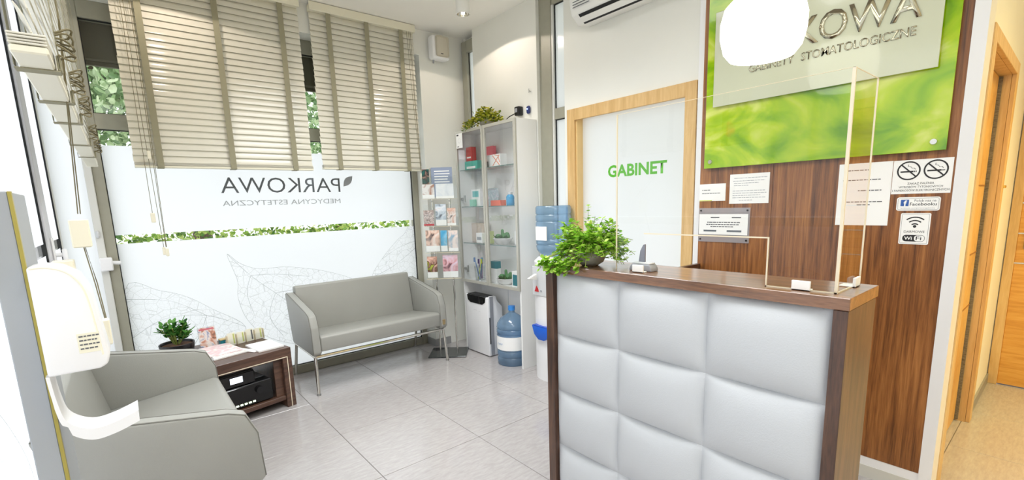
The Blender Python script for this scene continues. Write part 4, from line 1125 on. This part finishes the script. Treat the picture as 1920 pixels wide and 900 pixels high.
br = [
 (-0.147, -0.085, 1.41, 1.66, 'teal and dark portrait leaflet, top tier, far end', PH('p_teal', [c(20, 110, 100), c(30, 40, 46), c(206, 158, 136)]), None),
 (-0.068, 0.114, 1.42, 1.672, 'slate blue text brochure, top tier of the brochure stand', mat('slate_print', c(140, 152, 176), 0.4), ('lines', 5)),
 (-0.150, -0.046, 1.408, 1.533, 'cream leaflet with spectacles photo, top tier front', PH('p_glasses', [c(236, 232, 226), c(240, 236, 232), c(176, 120, 90), c(238, 234, 228)], 12), None),
 (-0.034, 0.121, 1.408, 1.534, 'white leaflet with pale photo, top tier front', PH('p_white', [c(246, 246, 246), c(232, 236, 240), c(206, 212, 220)], 10), None),
 (-0.155, -0.065, 1.170, 1.309, 'leaflet with a grid of small faces above a red band', PH('p_faces', [c(60, 50, 46), c(226, 206, 196), c(110, 90, 84), c(240, 230, 224)], 60), ('red', 0)),
 (-0.049, 0.044, 1.172, 1.361, 'grey blue leaflet with a woman in white, second tier', PH('p_woman', [c(90, 84, 90), c(186, 200, 212), c(226, 232, 238), c(214, 170, 150)], 14), None),
 (0.052, 0.128, 1.170, 1.325, 'leaflet with dark hair portrait, second tier near end', PH('p_hair', [c(80, 54, 44), c(240, 230, 224), c(214, 168, 146), c(246, 244, 242)], 15), None),
 (-0.147, -0.026, 0.945, 1.136, 'leaflet with a large pale face, third tier', PH('p_face', [c(60, 58, 66), c(226, 190, 170), c(240, 226, 216), c(236, 214, 200)], 9), None),
 (-0.016, 0.041, 0.945, 1.132, 'bright blue narrow leaflet, third tier', PH('p_blue', [c(70, 160, 206), c(110, 186, 220), c(230, 240, 246)], 8), None),
 (0.050, 0.136, 0.945, 1.130, 'leaflet with soft pink and blue photo, third tier', PH('p_soft', [c(130, 170, 196), c(236, 220, 212), c(240, 234, 230)], 10), None),
 (-0.148, -0.059, 0.710, 0.904, 'leaflet with lime corner and smiling portrait, bottom tier', PH('p_lime', [c(196, 206, 70), c(90, 50, 40), c(220, 176, 156), c(240, 236, 234)], 12), None),
 (-0.009, 0.124, 0.710, 0.914, 'plum and pink portrait leaflet, bottom tier', PH('p_plum', [c(70, 34, 58), c(216, 160, 164), c(226, 206, 222), c(120, 60, 90)], 11), None)]
for i, (x0, x1, z0, z1, lb, m_, ex) in enumerate(br):
    t = thing('brochure', lb, 'brochure', (2.175 + math.cos(RD) * (x0 + x1) / 2, 3.60 + math.sin(RD) * (x0 + x1) / 2, z0), RD, 'brochures on the stand')
    w = (x1 - x0) / 2; yy = -0.020 if i in (2, 3) else -0.014; h_ = z1 - z0
    y0 = yy - 0.004 if i in (2, 3) else yy - 0.003
    B().box(-w, w, y0, yy, 0.002, h_).build('cover', m_, t)
    if ex and ex[0] == 'lines':
        b = B()
        for k in range(ex[1]): b.box(-w * 0.7, w * rnd(0.5, 0.8), y0 - 0.0006, y0, h_ * (0.5 + 0.09 * k), h_ * (0.53 + 0.09 * k))
        b.build('text_lines', 'paper', t)
    elif ex: B().box(-w, w, y0 - 0.0006, y0, 0.006, h_ * 0.16).build('red_band', 'red', t)
    else: B().box(-w, w, y0 - 0.0006, y0, 0.003, h_ * (0.28 if i % 3 else 0.16)).build('white_band', 'paper', t)

# ------------------------------------------------------------------ loudspeaker, air conditioner
sp = thing('loudspeaker', 'white wall loudspeaker with grey grille near the ceiling', 'speaker', (2.365, YW, 2.72))
B().box(-0.085, 0.085, -0.125, -0.03, -0.10, 0.095, 0.02, 3).build('body', 'white', sp, 40)
B().box(-0.062, 0.068, -0.131, -0.122, -0.082, 0.088, 0.018, 3).build('grille', mat('speaker_grille', c(206, 200, 184), 0.7, bump=0.8, bscale=500), sp, 40)
B().box(-0.012, 0.012, -0.1325, -0.130, -0.06, -0.053).build('badge', 'inkdark', sp)
b = B(); b.box(-0.02, 0.02, -0.035, 0.0, -0.03, 0.03, 0.004); b.cyl((-0.05, -0.06, -0.125), (-0.05, -0.06, -0.09), 0.008); b.build('bracket', 'grey', sp, 40)
ac = thing('air_conditioner', 'white split air conditioner above the oak doorway', 'air conditioner', (XB, 1.87, 2.50))
B().prism([(-0.001, 0.0), (-0.10, -0.012), (-0.165, 0.035), (-0.185, 0.10), (-0.185, 0.27), (-0.16, 0.285), (-0.001, 0.285)], 'y', -0.40, 0.40, 0.008, 2).build('body', 'whitemat', ac, 40)
B().prism([(-0.105, -0.0145), (-0.165, 0.030), (-0.160, 0.034), (-0.10, -0.0105)], 'y', -0.34, 0.34).build('air_slot', 'gasket', ac)
B().prism([(-0.120, -0.006), (-0.150, 0.016), (-0.152, 0.012), (-0.122, -0.010)], 'y', -0.335, 0.335).build('louvre', 'whitemat', ac)
b = B()
for i in range(3): b.box(-0.1865, -0.1855, 0.30 - 0.07, 0.37, 0.07 + i * 0.016, 0.075 + i * 0.016)
b.build('print_lines', 'ink', ac)

# ------------------------------------------------------------------ walnut cladding and glass sign
pn = thing('wall_panel', 'walnut wood cladding on the wall behind the sign', 'panel', (XB, 0.88, 0.105))
for y0, y1 in ((0.345, 1.029), (1.031, 1.424)):
    B().box(XB - 0.014, XB - 0.0005, y0, y1, 0.105, H - 0.02, 0.001).build('board', 'walnut_z', pn, world=True)
XP = XB - 0.014
sg = thing('green_glass_sign', 'green onyx-pattern glass sign with white plate and metal letters', 'sign', (XP, 0.88, 1.505))
B().box(2.565, 2.571, 0.377, 1.392, 1.505, 2.44, 0.001).build('green_glass', 'onyx', sg, world=True)
b = B()
for y, z in ((1.357, 1.54), (0.418, 1.54), (1.357, 2.40), (0.418, 2.40)):
    b = B(); b.cyl((XP, y, z), (2.5645, y, z), 0.008); b.cyl((2.565, y, z), (2.560, y, z), 0.0125, 0.011); b.build('standoff_bolt', 'chrome', sg, 40, world=True)
B().box(2.5445, 2.5505, 0.427, 1.343, 1.824, 2.298, 0.001).build('white_plate', 'whiteglass', sg, world=True)
b = B()
for y in (0.5, 1.27):
    for z in (1.87, 2.25): b.cyl((2.565, y, z), (2.55, y, z), 0.01)
b.build('spacer', 'steel', sg, 40, world=True)
text('sign_letters', 'PARKOWA', 'mirror', sg, (2.5443, 1.20, 2.026), (0, -1, 0), (0, 0, 1), 0.708, 0.122, 0.004, bold=0.012)
text('sign_letters', 'GABINETY', 'mirror', sg, (2.5443, 1.157, 1.961), (0, -1, 0), (0, 0, 1), 0.205, 0.036, 0.003, bold=0.004)
text('sign_letters', 'STOMATOLOGICZNE', 'mirror', sg, (2.5443, 0.920, 1.961), (0, -1, 0), (0, 0, 1), 0.415, 0.036, 0.003, bold=0.004)

# ------------------------------------------------------------------ papers and stickers
def sheet(name, label, y0, y1, z0, z1, x=XP, m_='paper', cat='notice'):
    t = thing(name, label, cat, (x, (y0 + y1) / 2, (z0 + z1) / 2))
    B().box(-0.0012, -0.0002, -(y0 - y1) / 2 * -1, (y0 - y1) / 2 * -1 * -1, -(z1 - z0) / 2, (z1 - z0) / 2).build('sheet', m_, t) if False else B().box(-0.0012, -0.0002, -abs(y0 - y1) / 2, abs(y0 - y1) / 2, -(z1 - z0) / 2, (z1 - z0) / 2).build('sheet', m_, t)
    return t
def lines(t, rows_, m_='ink', h_=0.0035):
    b = B()
    for (a, e, z) in rows_:
        y = a
        while y > e + 0.002:
            w = min(rnd(0.006, 0.020), y - e)
            b.box(-0.0016, -0.0012, y - w, y, z, z + h_); y -= w + 0.003
    b.build('text_lines', m_, t)
UR = (0, -1, 0); UZ = (0, 0, 1)
t = sheet('notice', 'small white card high on the walnut panel beside the doorway', 1.272, 1.424, 1.325, 1.420)
lines(t, [(0.06, 0.01, 0.012), (0.06, -0.05, -0.006)]); B().box(-0.0016, -0.0012, 0.0, 0.074, -0.047, -0.042).build('yellow_edge', mat('lime_print', c(214, 220, 90), 0.5), t)
t = sheet('notice', 'white printed sheet under the green glass sign', 1.045, 1.250, 1.308, 1.464)
lines(t, [(0.08, -0.09, 0.055), (0.085, -0.08, 0.04), (0.08, -0.05, 0.028), (0.08, 0.0, 0.016), (0.085, -0.085, -0.012), (0.085, -0.09, -0.024), (0.085, -0.06, -0.036), (0.085, -0.09, -0.048), (0.05, -0.02, -0.062)], 'print_lt', 0.003)
t = thing('notice', 'printed sheet in a clear screwed acrylic holder on the walnut panel', 'notice', (XP, 1.278, 1.19))
B().box(-0.006, -0.003, -0.146, 0.143, -0.094, 0.096).build('acrylic_plate', thin_glass('notice_acrylic', (0.93, 0.93, 0.95, 1), 1.5, 0.02, (0.8, 0.8, 0.84, 1), 0.35), t)
B().box(-0.0075, -0.0062, -0.137, 0.139, -0.052, 0.062).build('sheet', 'paper', t)
b = B()
for y, z in ((0.13, 0.082), (-0.132, 0.082), (0.13, -0.08), (-0.132, -0.08)): b.cyl((0, y, z), (-0.009, y, z), 0.005)
b.build('screw', 'black', t, 40)
b = B()
for a, e, z in ((0.07, 0.02, 0.040), (-0.05, -0.10, 0.040)): b.box(-0.0081, -0.0075, e, a, z, z + 0.006)
for a, e, z in ((0.09, -0.085, 0.014), (0.095, -0.09, 0.002), (0.07, -0.05, -0.010)):
    y = a
    while y > e:
        w = rnd(0.008, 0.02); b.box(-0.0081, -0.0075, y - w, y, z, z + 0.005); y -= w + 0.003
b.build('text_lines', 'ink', t)
b = B()
for a, e in ((0.11, 0.035), (-0.025, -0.105)): b.box(-0.0081, -0.0075, e, a, -0.036, -0.026)
b.build('logo_marks', 'print', t)
t = sheet('notice', 'A4 white sheet with spaced lines next to the no smoking sign', 0.545, 0.742, 1.200, 1.476)
lines(t, [(0.07, -0.02, 0.105), (0.08, -0.06, 0.062), (0.02, -0.07, 0.015), (0.075, -0.075, -0.035), (0.02, -0.03, -0.048)], 'ink', 0.004)

sk = sheet('no_smoking_sign', 'white sticker with two crossed-out cigarettes', 0.352, 0.543, 1.335, 1.475, cat='sign')
def ring(b, y, z, r, w, x=-0.0018):
    n = 32
    for i in range(n):
        a0, a1 = 2 * math.pi * i / n, 2 * math.pi * (i + 1) / n
        b.poly([(x, y + r * math.cos(a0), z + r * math.sin(a0)), (x, y + r * math.cos(a1), z + r * math.sin(a1)), (x, y + (r - w) * math.cos(a1), z + (r - w) * math.sin(a1)), (x, y + (r - w) * math.cos(a0), z + (r - w) * math.sin(a0))])
for k, y in enumerate((0.043, -0.044)):
    zc = 0.026
    b = B(); ring(b, y, zc, 0.039, 0.0055)
    d = 0.036 * 0.7071
    b.poly([(-0.0021, y + d + 0.0018, zc + d - 0.0018), (-0.0021, y + d - 0.0018, zc + d + 0.0018), (-0.0021, y - d - 0.0018, zc - d + 0.0018), (-0.0021, y - d + 0.0018, zc - d - 0.0018)])
    b.build('prohibition_ring', 'inkdark', sk)
    b = B(); b.box(-0.0019, -0.0016, y - 0.016, y + 0.027, zc - 0.007, zc - 0.001)
    if k == 0: b.box(-0.0019, -0.0016, y - 0.021, y - 0.018, zc - 0.007, zc - 0.001); b.box(-0.0019, -0.0016, y - 0.026, y - 0.0235, zc - 0.007, zc - 0.001)
    else: b.box(-0.0019, -0.0016, y - 0.028, y - 0.016, zc - 0.0055, zc - 0.0025)
    b.tube([(-0.0019, y - 0.022, zc + 0.004), (-0.0019, y - 0.018, zc + 0.010), (-0.0019, y - 0.010, zc + 0.010), (-0.0019, y - 0.006, zc + 0.016), (-0.0019, y + 0.003, zc + 0.018), (-0.0019, y + 0.002, zc + 0.025)], 0.0009, 4)
    b.build('cigarette_print', 'inkdark', sk)
zb = -0.04
for s_, w, z in (('ZAKAZ PALENIA', 0.086, -0.032), ('WYROBÓW TYTONIOWYCH', 0.142, -0.046), ('I PAPIEROSÓW ELEKTRONICZNYCH', 0.182, -0.060)):
    text('lettering', s_, 'inkdark', sk, (-0.0016, w / 2, z), UR, UZ, w, 0.0085 if 'Ó' not in s_ else 0.0105, 0.0, world=False)
def rsheet(name, label, y0, y1, z0, z1, r, cat='sticker'):
    t = thing(name, label, cat, (XP, (y0 + y1) / 2, (z0 + z1) / 2))
    w, h_ = (y1 - y0) / 2, (z1 - z0) / 2
    def rr(w, h_, r):
        pts = []
        for cx_, cz_, a0 in ((w - r, h_ - r, 0), (-w + r, h_ - r, 90), (-w + r, -h_ + r, 180), (w - r, -h_ + r, 270)):
            for k in range(6):
                a = math.radians(a0 + 18 * k); pts.append((cx_ + r * math.cos(a), cz_ + r * math.sin(a)))
        return pts
    B().prism(rr(w, h_, r), 'x', -0.0012, -0.0002).build('sheet', 'paper', t)
    b = B(); q = rr(w - 0.0045, h_ - 0.0045, max(r - 0.003, 0.002)); q2 = rr(w - 0.0054, h_ - 0.0054, max(r - 0.004, 0.0015))
    for i in range(len(q)):
        j = (i + 1) % len(q); b.poly([(-0.0016, *q[i]), (-0.0016, *q[j]), (-0.0016, *q2[j]), (-0.0016, *q2[i])])
    b.build('border_line', 'ink', t)
    return t
fb = rsheet('social_media_sticker', 'white sticker with a blue letter square below the no smoking sign', 0.378, 0.520, 1.264, 1.321, 0.009)
B().box(-0.0017, -0.0012, 0.030, 0.057, -0.009, 0.018).build('blue_square', 'fbblue', fb)
text('lettering', 'f', 'paper', fb, (-0.0019, 0.047, -0.009), UR, UZ, 0.011, 0.024, 0.0, bold=0.03, world=False)
text('lettering', 'Polub nas na', 'ink', fb, (-0.0016, 0.012, 0.009), UR, UZ, 0.070, 0.009, 0.0, world=False)
text('lettering', 'Facebooku', 'inkdark', fb, (-0.0016, 0.026, -0.007), UR, UZ, 0.086, 0.0125, 0.0, bold=0.006, world=False)
text('lettering', 'facebook.com/parkowagabinety', 'print_lt', fb, (-0.0016, 0.056, -0.0215), UR, UZ, 0.112, 0.0065, 0.0, world=False)
wf = rsheet('wireless_sticker', 'white sticker with wireless arcs, lowest of the three wall stickers', 0.402, 0.501, 1.122, 1.254, 0.006)
b = B()
for r in (0.036, 0.025, 0.014):
    n = 14
    for i in range(n):
        a0, a1 = math.radians(48 + 84 * i / n), math.radians(48 + 84 * (i + 1) / n)
        R_ = r * 1.25
        b.poly([(-0.0016, R_ * math.cos(a0), 0.006 + R_ * math.sin(a0)), (-0.0016, R_ * math.cos(a1), 0.006 + R_ * math.sin(a1)), (-0.0016, (R_ - 0.0048) * math.cos(a1), 0.006 + (R_ - 0.0048) * math.sin(a1)), (-0.0016, (R_ - 0.0048) * math.cos(a0), 0.006 + (R_ - 0.0048) * math.sin(a0))])
b.poly([(-0.0016, 0.0058 * math.cos(2 * math.pi * i / 18), 0.010 + 0.0058 * math.sin(2 * math.pi * i / 18)) for i in range(18)])
b.build('wireless_arcs', 'inkdark', wf)
text('lettering', 'DARMOWE', 'inkdark', wf, (-0.0016, 0.034, -0.017), UR, UZ, 0.068, 0.0095, 0.0, world=False)
def rrect(w0, w1, z0, z1, r, x):
    pts = []
    for cy_, cz_, a0 in ((w1 - r, z1 - r, 0), (w0 + r, z1 - r, 90), (w0 + r, z0 + r, 180), (w1 - r, z0 + r, 270)):
        for k in range(6):
            a = math.radians(a0 + 18 * k); pts.append((x, cy_ + r * math.cos(a), cz_ + r * math.sin(a)))
    return pts
b = B(); b.poly(rrect(-0.037, 0.037, -0.054, -0.026, 0.012, -0.0015)); b.build('logo_field', 'inkdark', wf)
b = B(); b.poly(rrect(-0.0355, -0.002, -0.0525, -0.0275, 0.010, -0.0017)); b.build('logo_half', 'paper', wf)
text('lettering', 'Wi', 'paper', wf, (-0.0018, 0.031, -0.047), UR, UZ, 0.026, 0.014, 0.0, bold=0.02, world=False)
text('lettering', 'Fi', 'inkdark', wf, (-0.0019, -0.008, -0.047), UR, UZ, 0.018, 0.015, 0.0, bold=0.01, world=False)

# ------------------------------------------------------------------ things on the counter
cp = thing('counter_plant', 'bushy bright green trailing plant in a grey stone bowl', 'plant', (1.395, 1.215, DZ))
B().lathe([(0.001, 0), (0.030, 0), (0.052, 0.014), (0.064, 0.042), (0.058, 0.058), (0.054, 0.056), (0.045, 0.035), (0.001, 0.03)], n=28).build('bowl', 'stonepot', cp, 40)
l = B(); s = B()
for i in range(230):
    a = rnd(0, 6.283); el = rnd(-0.5, 1.25); L_ = rnd(0.09, 0.185) * (1.0 if el > 0.4 else 0.95)
    d = Vector((math.cos(a) * math.cos(el) * 0.62, math.sin(a) * math.cos(el), math.sin(el) * 0.72 + 0.06))
    p0 = Vector((0.02 * math.cos(a), 0.02 * math.sin(a), 0.05)); p1 = p0 + Vector((d.x * 0.06, d.y * 0.06, 0.045)); p2 = p0 + d * L_
    if p2.z < 0.012: p2.z = 0.012 if abs(p2.x) < 0.08 else p2.z
    if p2.z < 0.012 and p2.x > -0.085: p2.z = 0.012
    pts = [p0, p1, (p1 + p2) / 2 + Vector((0, 0, 0.015)), p2]
    s.tube(pts, 0.0011, 4)
    for k in range(11):
        t_ = rnd(0.35, 1.0); q = p1.lerp(p2, max(0, (t_ - 0.3) / 0.7)) + rvec() * 0.007
        if q.z < 0.006: q.z = 0.006
        z_ = rnd(0.013, 0.021)
        l.leaf(q, (rnd(-1, 1), rnd(-1, 1), rnd(-0.3, 0.5)), (rnd(-.5, .3), rnd(-.5, .5), 1), z_, z_ * 0.95, 0.08)
# a tall shoot and the trailing ones over the front edge
for y_, z_ in ((0.0, 0.235), (-0.035, 0.19), (0.075, 0.18)):
    pts = [Vector((0, 0, 0.06)), Vector((-0.01, y_ * 0.6, 0.13)), Vector((-0.01, y_, z_))]
    s.tube(pts, 0.0012, 4)
    for k in range(16):
        q = pts[1].lerp(pts[2], k / 15) + rvec() * 0.006; l.leaf(q, (rnd(-1, 1), rnd(-1, 1), 0.2), (0, 0, 1), 0.016, 0.015, 0.08)
for i in range(26):
    y_ = rnd(-0.02, 0.17); pts = [Vector((-0.03, y_ * 0.5, 0.06)), Vector((-0.085, y_, 0.03)), Vector((-0.098, y_ + rnd(-0.01, 0.03), rnd(-0.03, 0.02)))]
    s.tube(pts, 0.0011, 4)
    for k in range(10):
        q = pts[1].lerp(pts[2], k / 9) + rvec() * 0.007; q.x = min(q.x, -0.082) if q.z < 0.004 else q.x
        l.leaf(q, (rnd(-1, 0.1), rnd(-1, 1), rnd(-.6, .3)), (-0.6, 0, 1), 0.018, 0.017, 0.08)
l.build('foliage', 'leaf1', cp); s.build('stems', 'stem', cp, 40)

SX = 1.352
sd = thing('counter_shield', 'clear acrylic screen with a return wing standing on the counter', 'screen', (SX, 0.71, DZ))
zt = 1.636; ya, yb = 0.372, 1.056; o0, o1, oz = 0.543, 0.940, 1.236
f = B()
f.box(SX, SX + 0.004, o1, yb, DZ + 0.001, zt); f.box(SX, SX + 0.004, ya, o0, DZ + 0.001, zt); f.box(SX, SX + 0.004, o0, o1, oz, zt)
f.bm.faces.ensure_lookup_table()
f = B()
for (y0, y1, z0, z1) in ((o1, yb, DZ + 0.001, zt), (ya, o0, DZ + 0.001, zt), (o0, o1, oz, zt)):
    f.poly([(SX + 0.002, y0, z0), (SX + 0.002, y1, z0), (SX + 0.002, y1, z1), (SX + 0.002, y0, z1)])
f.build('front_sheet', 'acrylic', sd, world=True)
B().poly([(SX + 0.004, ya + 0.002, DZ + 0.001), (1.545, ya + 0.002, DZ + 0.001), (1.545, ya + 0.002, zt), (SX + 0.004, ya + 0.002, zt)]).build('wing_sheet', 'acrylic', sd, world=True)
e = B(); th = 0.0035
for q in ((SX, SX + th, yb - th, yb, DZ, zt), (SX, SX + th, o0, o1, oz - th, oz), (SX, SX + th, o0 - th, o0, DZ, oz), (SX, SX + th, ya, o0, DZ, DZ + 0.003), (1.545 - th, 1.545, ya, ya + th, DZ, zt), (SX, 1.545, ya, ya + th, DZ, DZ + 0.003)):
    e.box(*q)
e.box(SX, SX + 0.006, ya - 0.001, ya + 0.006, DZ, zt)
e.build('bright_edge', 'acrylic_edge', sd, world=True)
e = B(); th = 0.0007
e.box(SX, SX + 0.003, ya, yb, zt - th, zt); e.box(SX, 1.545, ya, ya + 0.003, zt - th, zt)
e.build('top_edge', 'acrylic_edge', sd, world=True)
for lbl, (x, y, ax) in (('a', (SX, 0.452, 0)), ('b', (1.49, ya, 1)), ('c', (SX, 0.958, 0))):
    b = B()
    if ax == 0: b.box(x - 0.008, x - 0.001, y - 0.022, y + 0.022, DZ + 0.0005, DZ + 0.026, 0.001); b.box(x - 0.008, x + 0.016, y - 0.022, y + 0.022, DZ + 0.0005, DZ + 0.004, 0.001)
    else: b.box(x - 0.02, x + 0.02, y - 0.008, y - 0.001, DZ + 0.0005, DZ + 0.026, 0.001); b.box(x - 0.02, x + 0.02, y - 0.008, y + 0.03, DZ + 0.0005, DZ + 0.004, 0.001)
    b.build('foot_clip', 'whitemat', sd, world=True)

tm = thing('card_terminal', 'small grey rounded desk device with upright blade on the counter', 'device', (1.40, 0.972, DZ + 0.0005))
B().prism([(-0.046, 0.0), (-0.044, 0.012), (-0.036, 0.024), (0.036, 0.024), (0.044, 0.012), (0.046, 0.0)], 'x', -0.022, 0.022, 0.003, 2).build('base', 'grey', tm, 40)
B().box(-0.018, 0.018, -0.036, 0.036, 0.024, 0.029, 0.004, 2).build('top_pad', 'grey_lt', tm, 40)
tm2 = B().prism([(0.000, 0.028), (0.026, 0.028), (0.020, 0.068), (0.008, 0.090), (0.0, 0.092)], 'x', 0.006, 0.014, 0.002).build('upright_blade', mat('blue_grey', c(128, 130, 142), 0.4), tm, 40)

# ------------------------------------------------------------------ lamps
pd_ = thing('pendant_lamp', 'glowing white opal glass pendant lamp above the desk', 'lamp', (2.06, 0.893, 2.0))
B().lathe([(0.090, -0.112), (0.118, -0.106), (0.141, -0.076), (0.154, -0.022), (0.155, 0.035), (0.142, 0.085), (0.11, 0.118), (0.06, 0.135), (0.03, 0.138)], n=40).build('shade', 'lampglow', pd_, 60)
B().lathe([(0.001, -0.1115), (0.089, -0.1115)], n=40).build('lower_diffuser', emit('diffuser_glow', (1.0, 0.97, 0.88, 1), 2.4), pd_)
B().cyl((0, 0, 0.136), (0, 0, 0.175), 0.032, 0.02).build('cap', 'steel', pd_, 40)
B().cyl((0, 0, 0.17), (0, 0, H - 2.0 - 0.02), 0.003, n=6).build('cord', 'black', pd_, 40)
B().cyl((0, 0, H - 2.0 - 0.025), (0, 0, H - 2.0), 0.05).build('ceiling_rose', 'white', pd_, 40)

def spot(x, y, label, e, col=(1.0, 0.86, 0.74), size=152):
    t = thing('ceiling_spotlight', label, 'spotlight', (x, y, H), group='cylinder ceiling spotlights')
    B().lathe([(0.052, 0.0), (0.052, -0.115), (0.055, -0.122), (0.047, -0.122), (0.042, -0.10)], n=28).build('housing', 'whitemat', t, 40)
    B().lathe([(0.047, -0.122), (0.040, -0.100), (0.001, -0.096)], n=24).build('reflector', 'chrome', t, 40)
    B().ball((0, 0, -0.108), 0.014, (1, 1, 0.7)).build('bulb', 'bulb', t, 40)
    ld = bpy.data.lights.new('spot_light', 'SPOT'); ld.energy = e; ld.color = col; ld.spot_size = math.radians(size); ld.spot_blend = 0.06; ld.shadow_soft_size = 0.01
    lo = bpy.data.objects.new('spot_light', ld); COL.objects.link(lo); lo.parent = t; lo.location = (0, 0, -0.126)
spot(2.165, 3.115, 'cylinder ceiling spotlight in view near the loudspeaker', LAMP_SPOT)
spot(0.36, 3.40, 'cylinder ceiling spotlight over the coffee table, above the view', LAMP_SPOT)

def panel(x, y, sx_, sy_, label, e, col, spread=150):  # neutral ones are unseen fill added to brighten the room
    t = thing('fill_or_hall_panel_light', label, 'ceiling light', (x, y, H), group='flat ceiling panel lights')
    B().box(-sx_ / 2 - 0.02, sx_ / 2 + 0.02, -sy_ / 2 - 0.02, sy_ / 2 + 0.02, -0.02, 0, 0.003).build('frame', 'whitemat', t)
    B().box(-sx_ / 2, sx_ / 2, -sy_ / 2, sy_ / 2, -0.0225, -0.0205).build('diffuser', emit('panel_glow_' + label[:4], (*col, 1), 2.0), t)
    ld = bpy.data.lights.new('panel_area', 'AREA'); ld.shape = 'RECTANGLE'; ld.size = sx_; ld.size_y = sy_; ld.energy = e; ld.color = col; ld.spread = math.radians(spread)
    lo = bpy.data.objects.new('panel_area', ld); COL.objects.link(lo); lo.parent = t; lo.location = (0, 0, -0.03)
panel(0.75, 0.9, 0.6, 1.2, 'flat ceiling panel light over the desk approach, above the view', LAMP_FILL * 0.75, NEUTRAL)
panel(1.25, 2.35, 0.6, 1.2, 'flat ceiling panel light over the waiting area, above the view', LAMP_FILL * 1.45, NEUTRAL, 130)
panel(0.45, -0.85, 1.2, 0.6, 'flat ceiling panel light behind the viewer', LAMP_FILL, NEUTRAL)
panel(2.98, -0.75, 0.6, 0.6, 'warm square ceiling light at the mouth of the hallway', LAMP_HALL, WARM, 115)
panel(3.6, -1.0, 0.6, 0.6, 'warm square ceiling light inside the hallway', LAMP_HALL, WARM, 115)

# ------------------------------------------------------------------ hand sanitiser stand
hs = thing('sanitiser_stand', 'grey floor-standing post carrying the sanitiser dispenser', 'stand', (-0.19, 1.48, 0))
B().box(-0.209, -0.167, 1.375, 1.60, 0.02, 1.405, 0.002).build('post', mat('post_grey', c(160, 164, 168), 0.45, var=0.02), hs, world=True)
B().box(-0.1675, -0.1615, 1.373, 1.385, 0.02, 1.405).build('edge_strip', mat('olive_gold_edge', c(170, 156, 76), 0.35, 0.3), hs, world=True)
B().box(-0.30, 0.05, 1.30, 1.68, 0.001, 0.02, 0.004).build('base_plate', 'grey', hs, world=True)
dp = thing('soap_dispenser', 'white elbow-lever dispenser mounted on the grey post', 'dispenser', (-0.16, 1.40, 1.02))
DXo, DYo, DZo = -0.16, 1.345, 1.02
pr = [(0.0, 0.0), (0.0, 0.232), (0.02, 0.236), (0.05, 0.230), (0.076, 0.210), (0.090, 0.172), (0.097, 0.10), (0.104, 0.028), (0.098, 0.008), (0.085, 0.0)]
B().prism([(DXo + a, DZo + z) for a, z in pr], 'y', DYo, DYo + 0.085, 0.005, 3).build('body', 'white', dp, 40, world=True)
rim = B(); rim.tube([(DXo + a, DYo + 0.002, DZo + z) for a, z in smooth_loop([(0.004, 0.229), (0.03, 0.229), (0.058, 0.216), (0.078, 0.184), (0.086, 0.13), (0.092, 0.03)], 4, False)], 0.003, 6)
rim.build('rim_line', 'cream', dp, 40, world=True)
B().box(DXo + 0.055, DXo + 0.092, DYo - 0.0008, DYo, DZo + 0.04, DZo + 0.083).build('info_label', mat('cream_label', c(232, 228, 206), 0.6), dp, world=True)
b = B()
for i in range(4):
    xx = DXo + 0.058
    while xx < DXo + 0.086:
        w = rnd(0.003, 0.007); b.box(xx, xx + w, DYo - 0.0014, DYo - 0.0008, DZo + 0.048 + i * 0.009, DZo + 0.051 + i * 0.009); xx += w + 0.0015
b.build('label_lines', 'ink', dp, world=True)
lev = smooth_loop([(0.002, 0.0), (0.006, -0.06), (0.016, -0.105), (0.05, -0.132), (0.09, -0.130), (0.135, -0.115)], 6, False)
up_ = [(DXo + a, DZo + z) for a, z in lev]; lo_ = [(DXo + a - 0.001, DZo + z - 0.008) for a, z in reversed(lev)]
lo_ = [(DXo + a - 0.006 * (1 if z > -0.1 else 0.2), DZo + z - (0.0 if z > -0.06 else (0.012 if z > -0.11 and a < 0.03 else 0.026))) for a, z in reversed(lev)]
B().prism(up_ + lo_, 'y', DYo + 0.004, DYo + 0.080).build('elbow_lever', 'white', dp, 40, world=True)
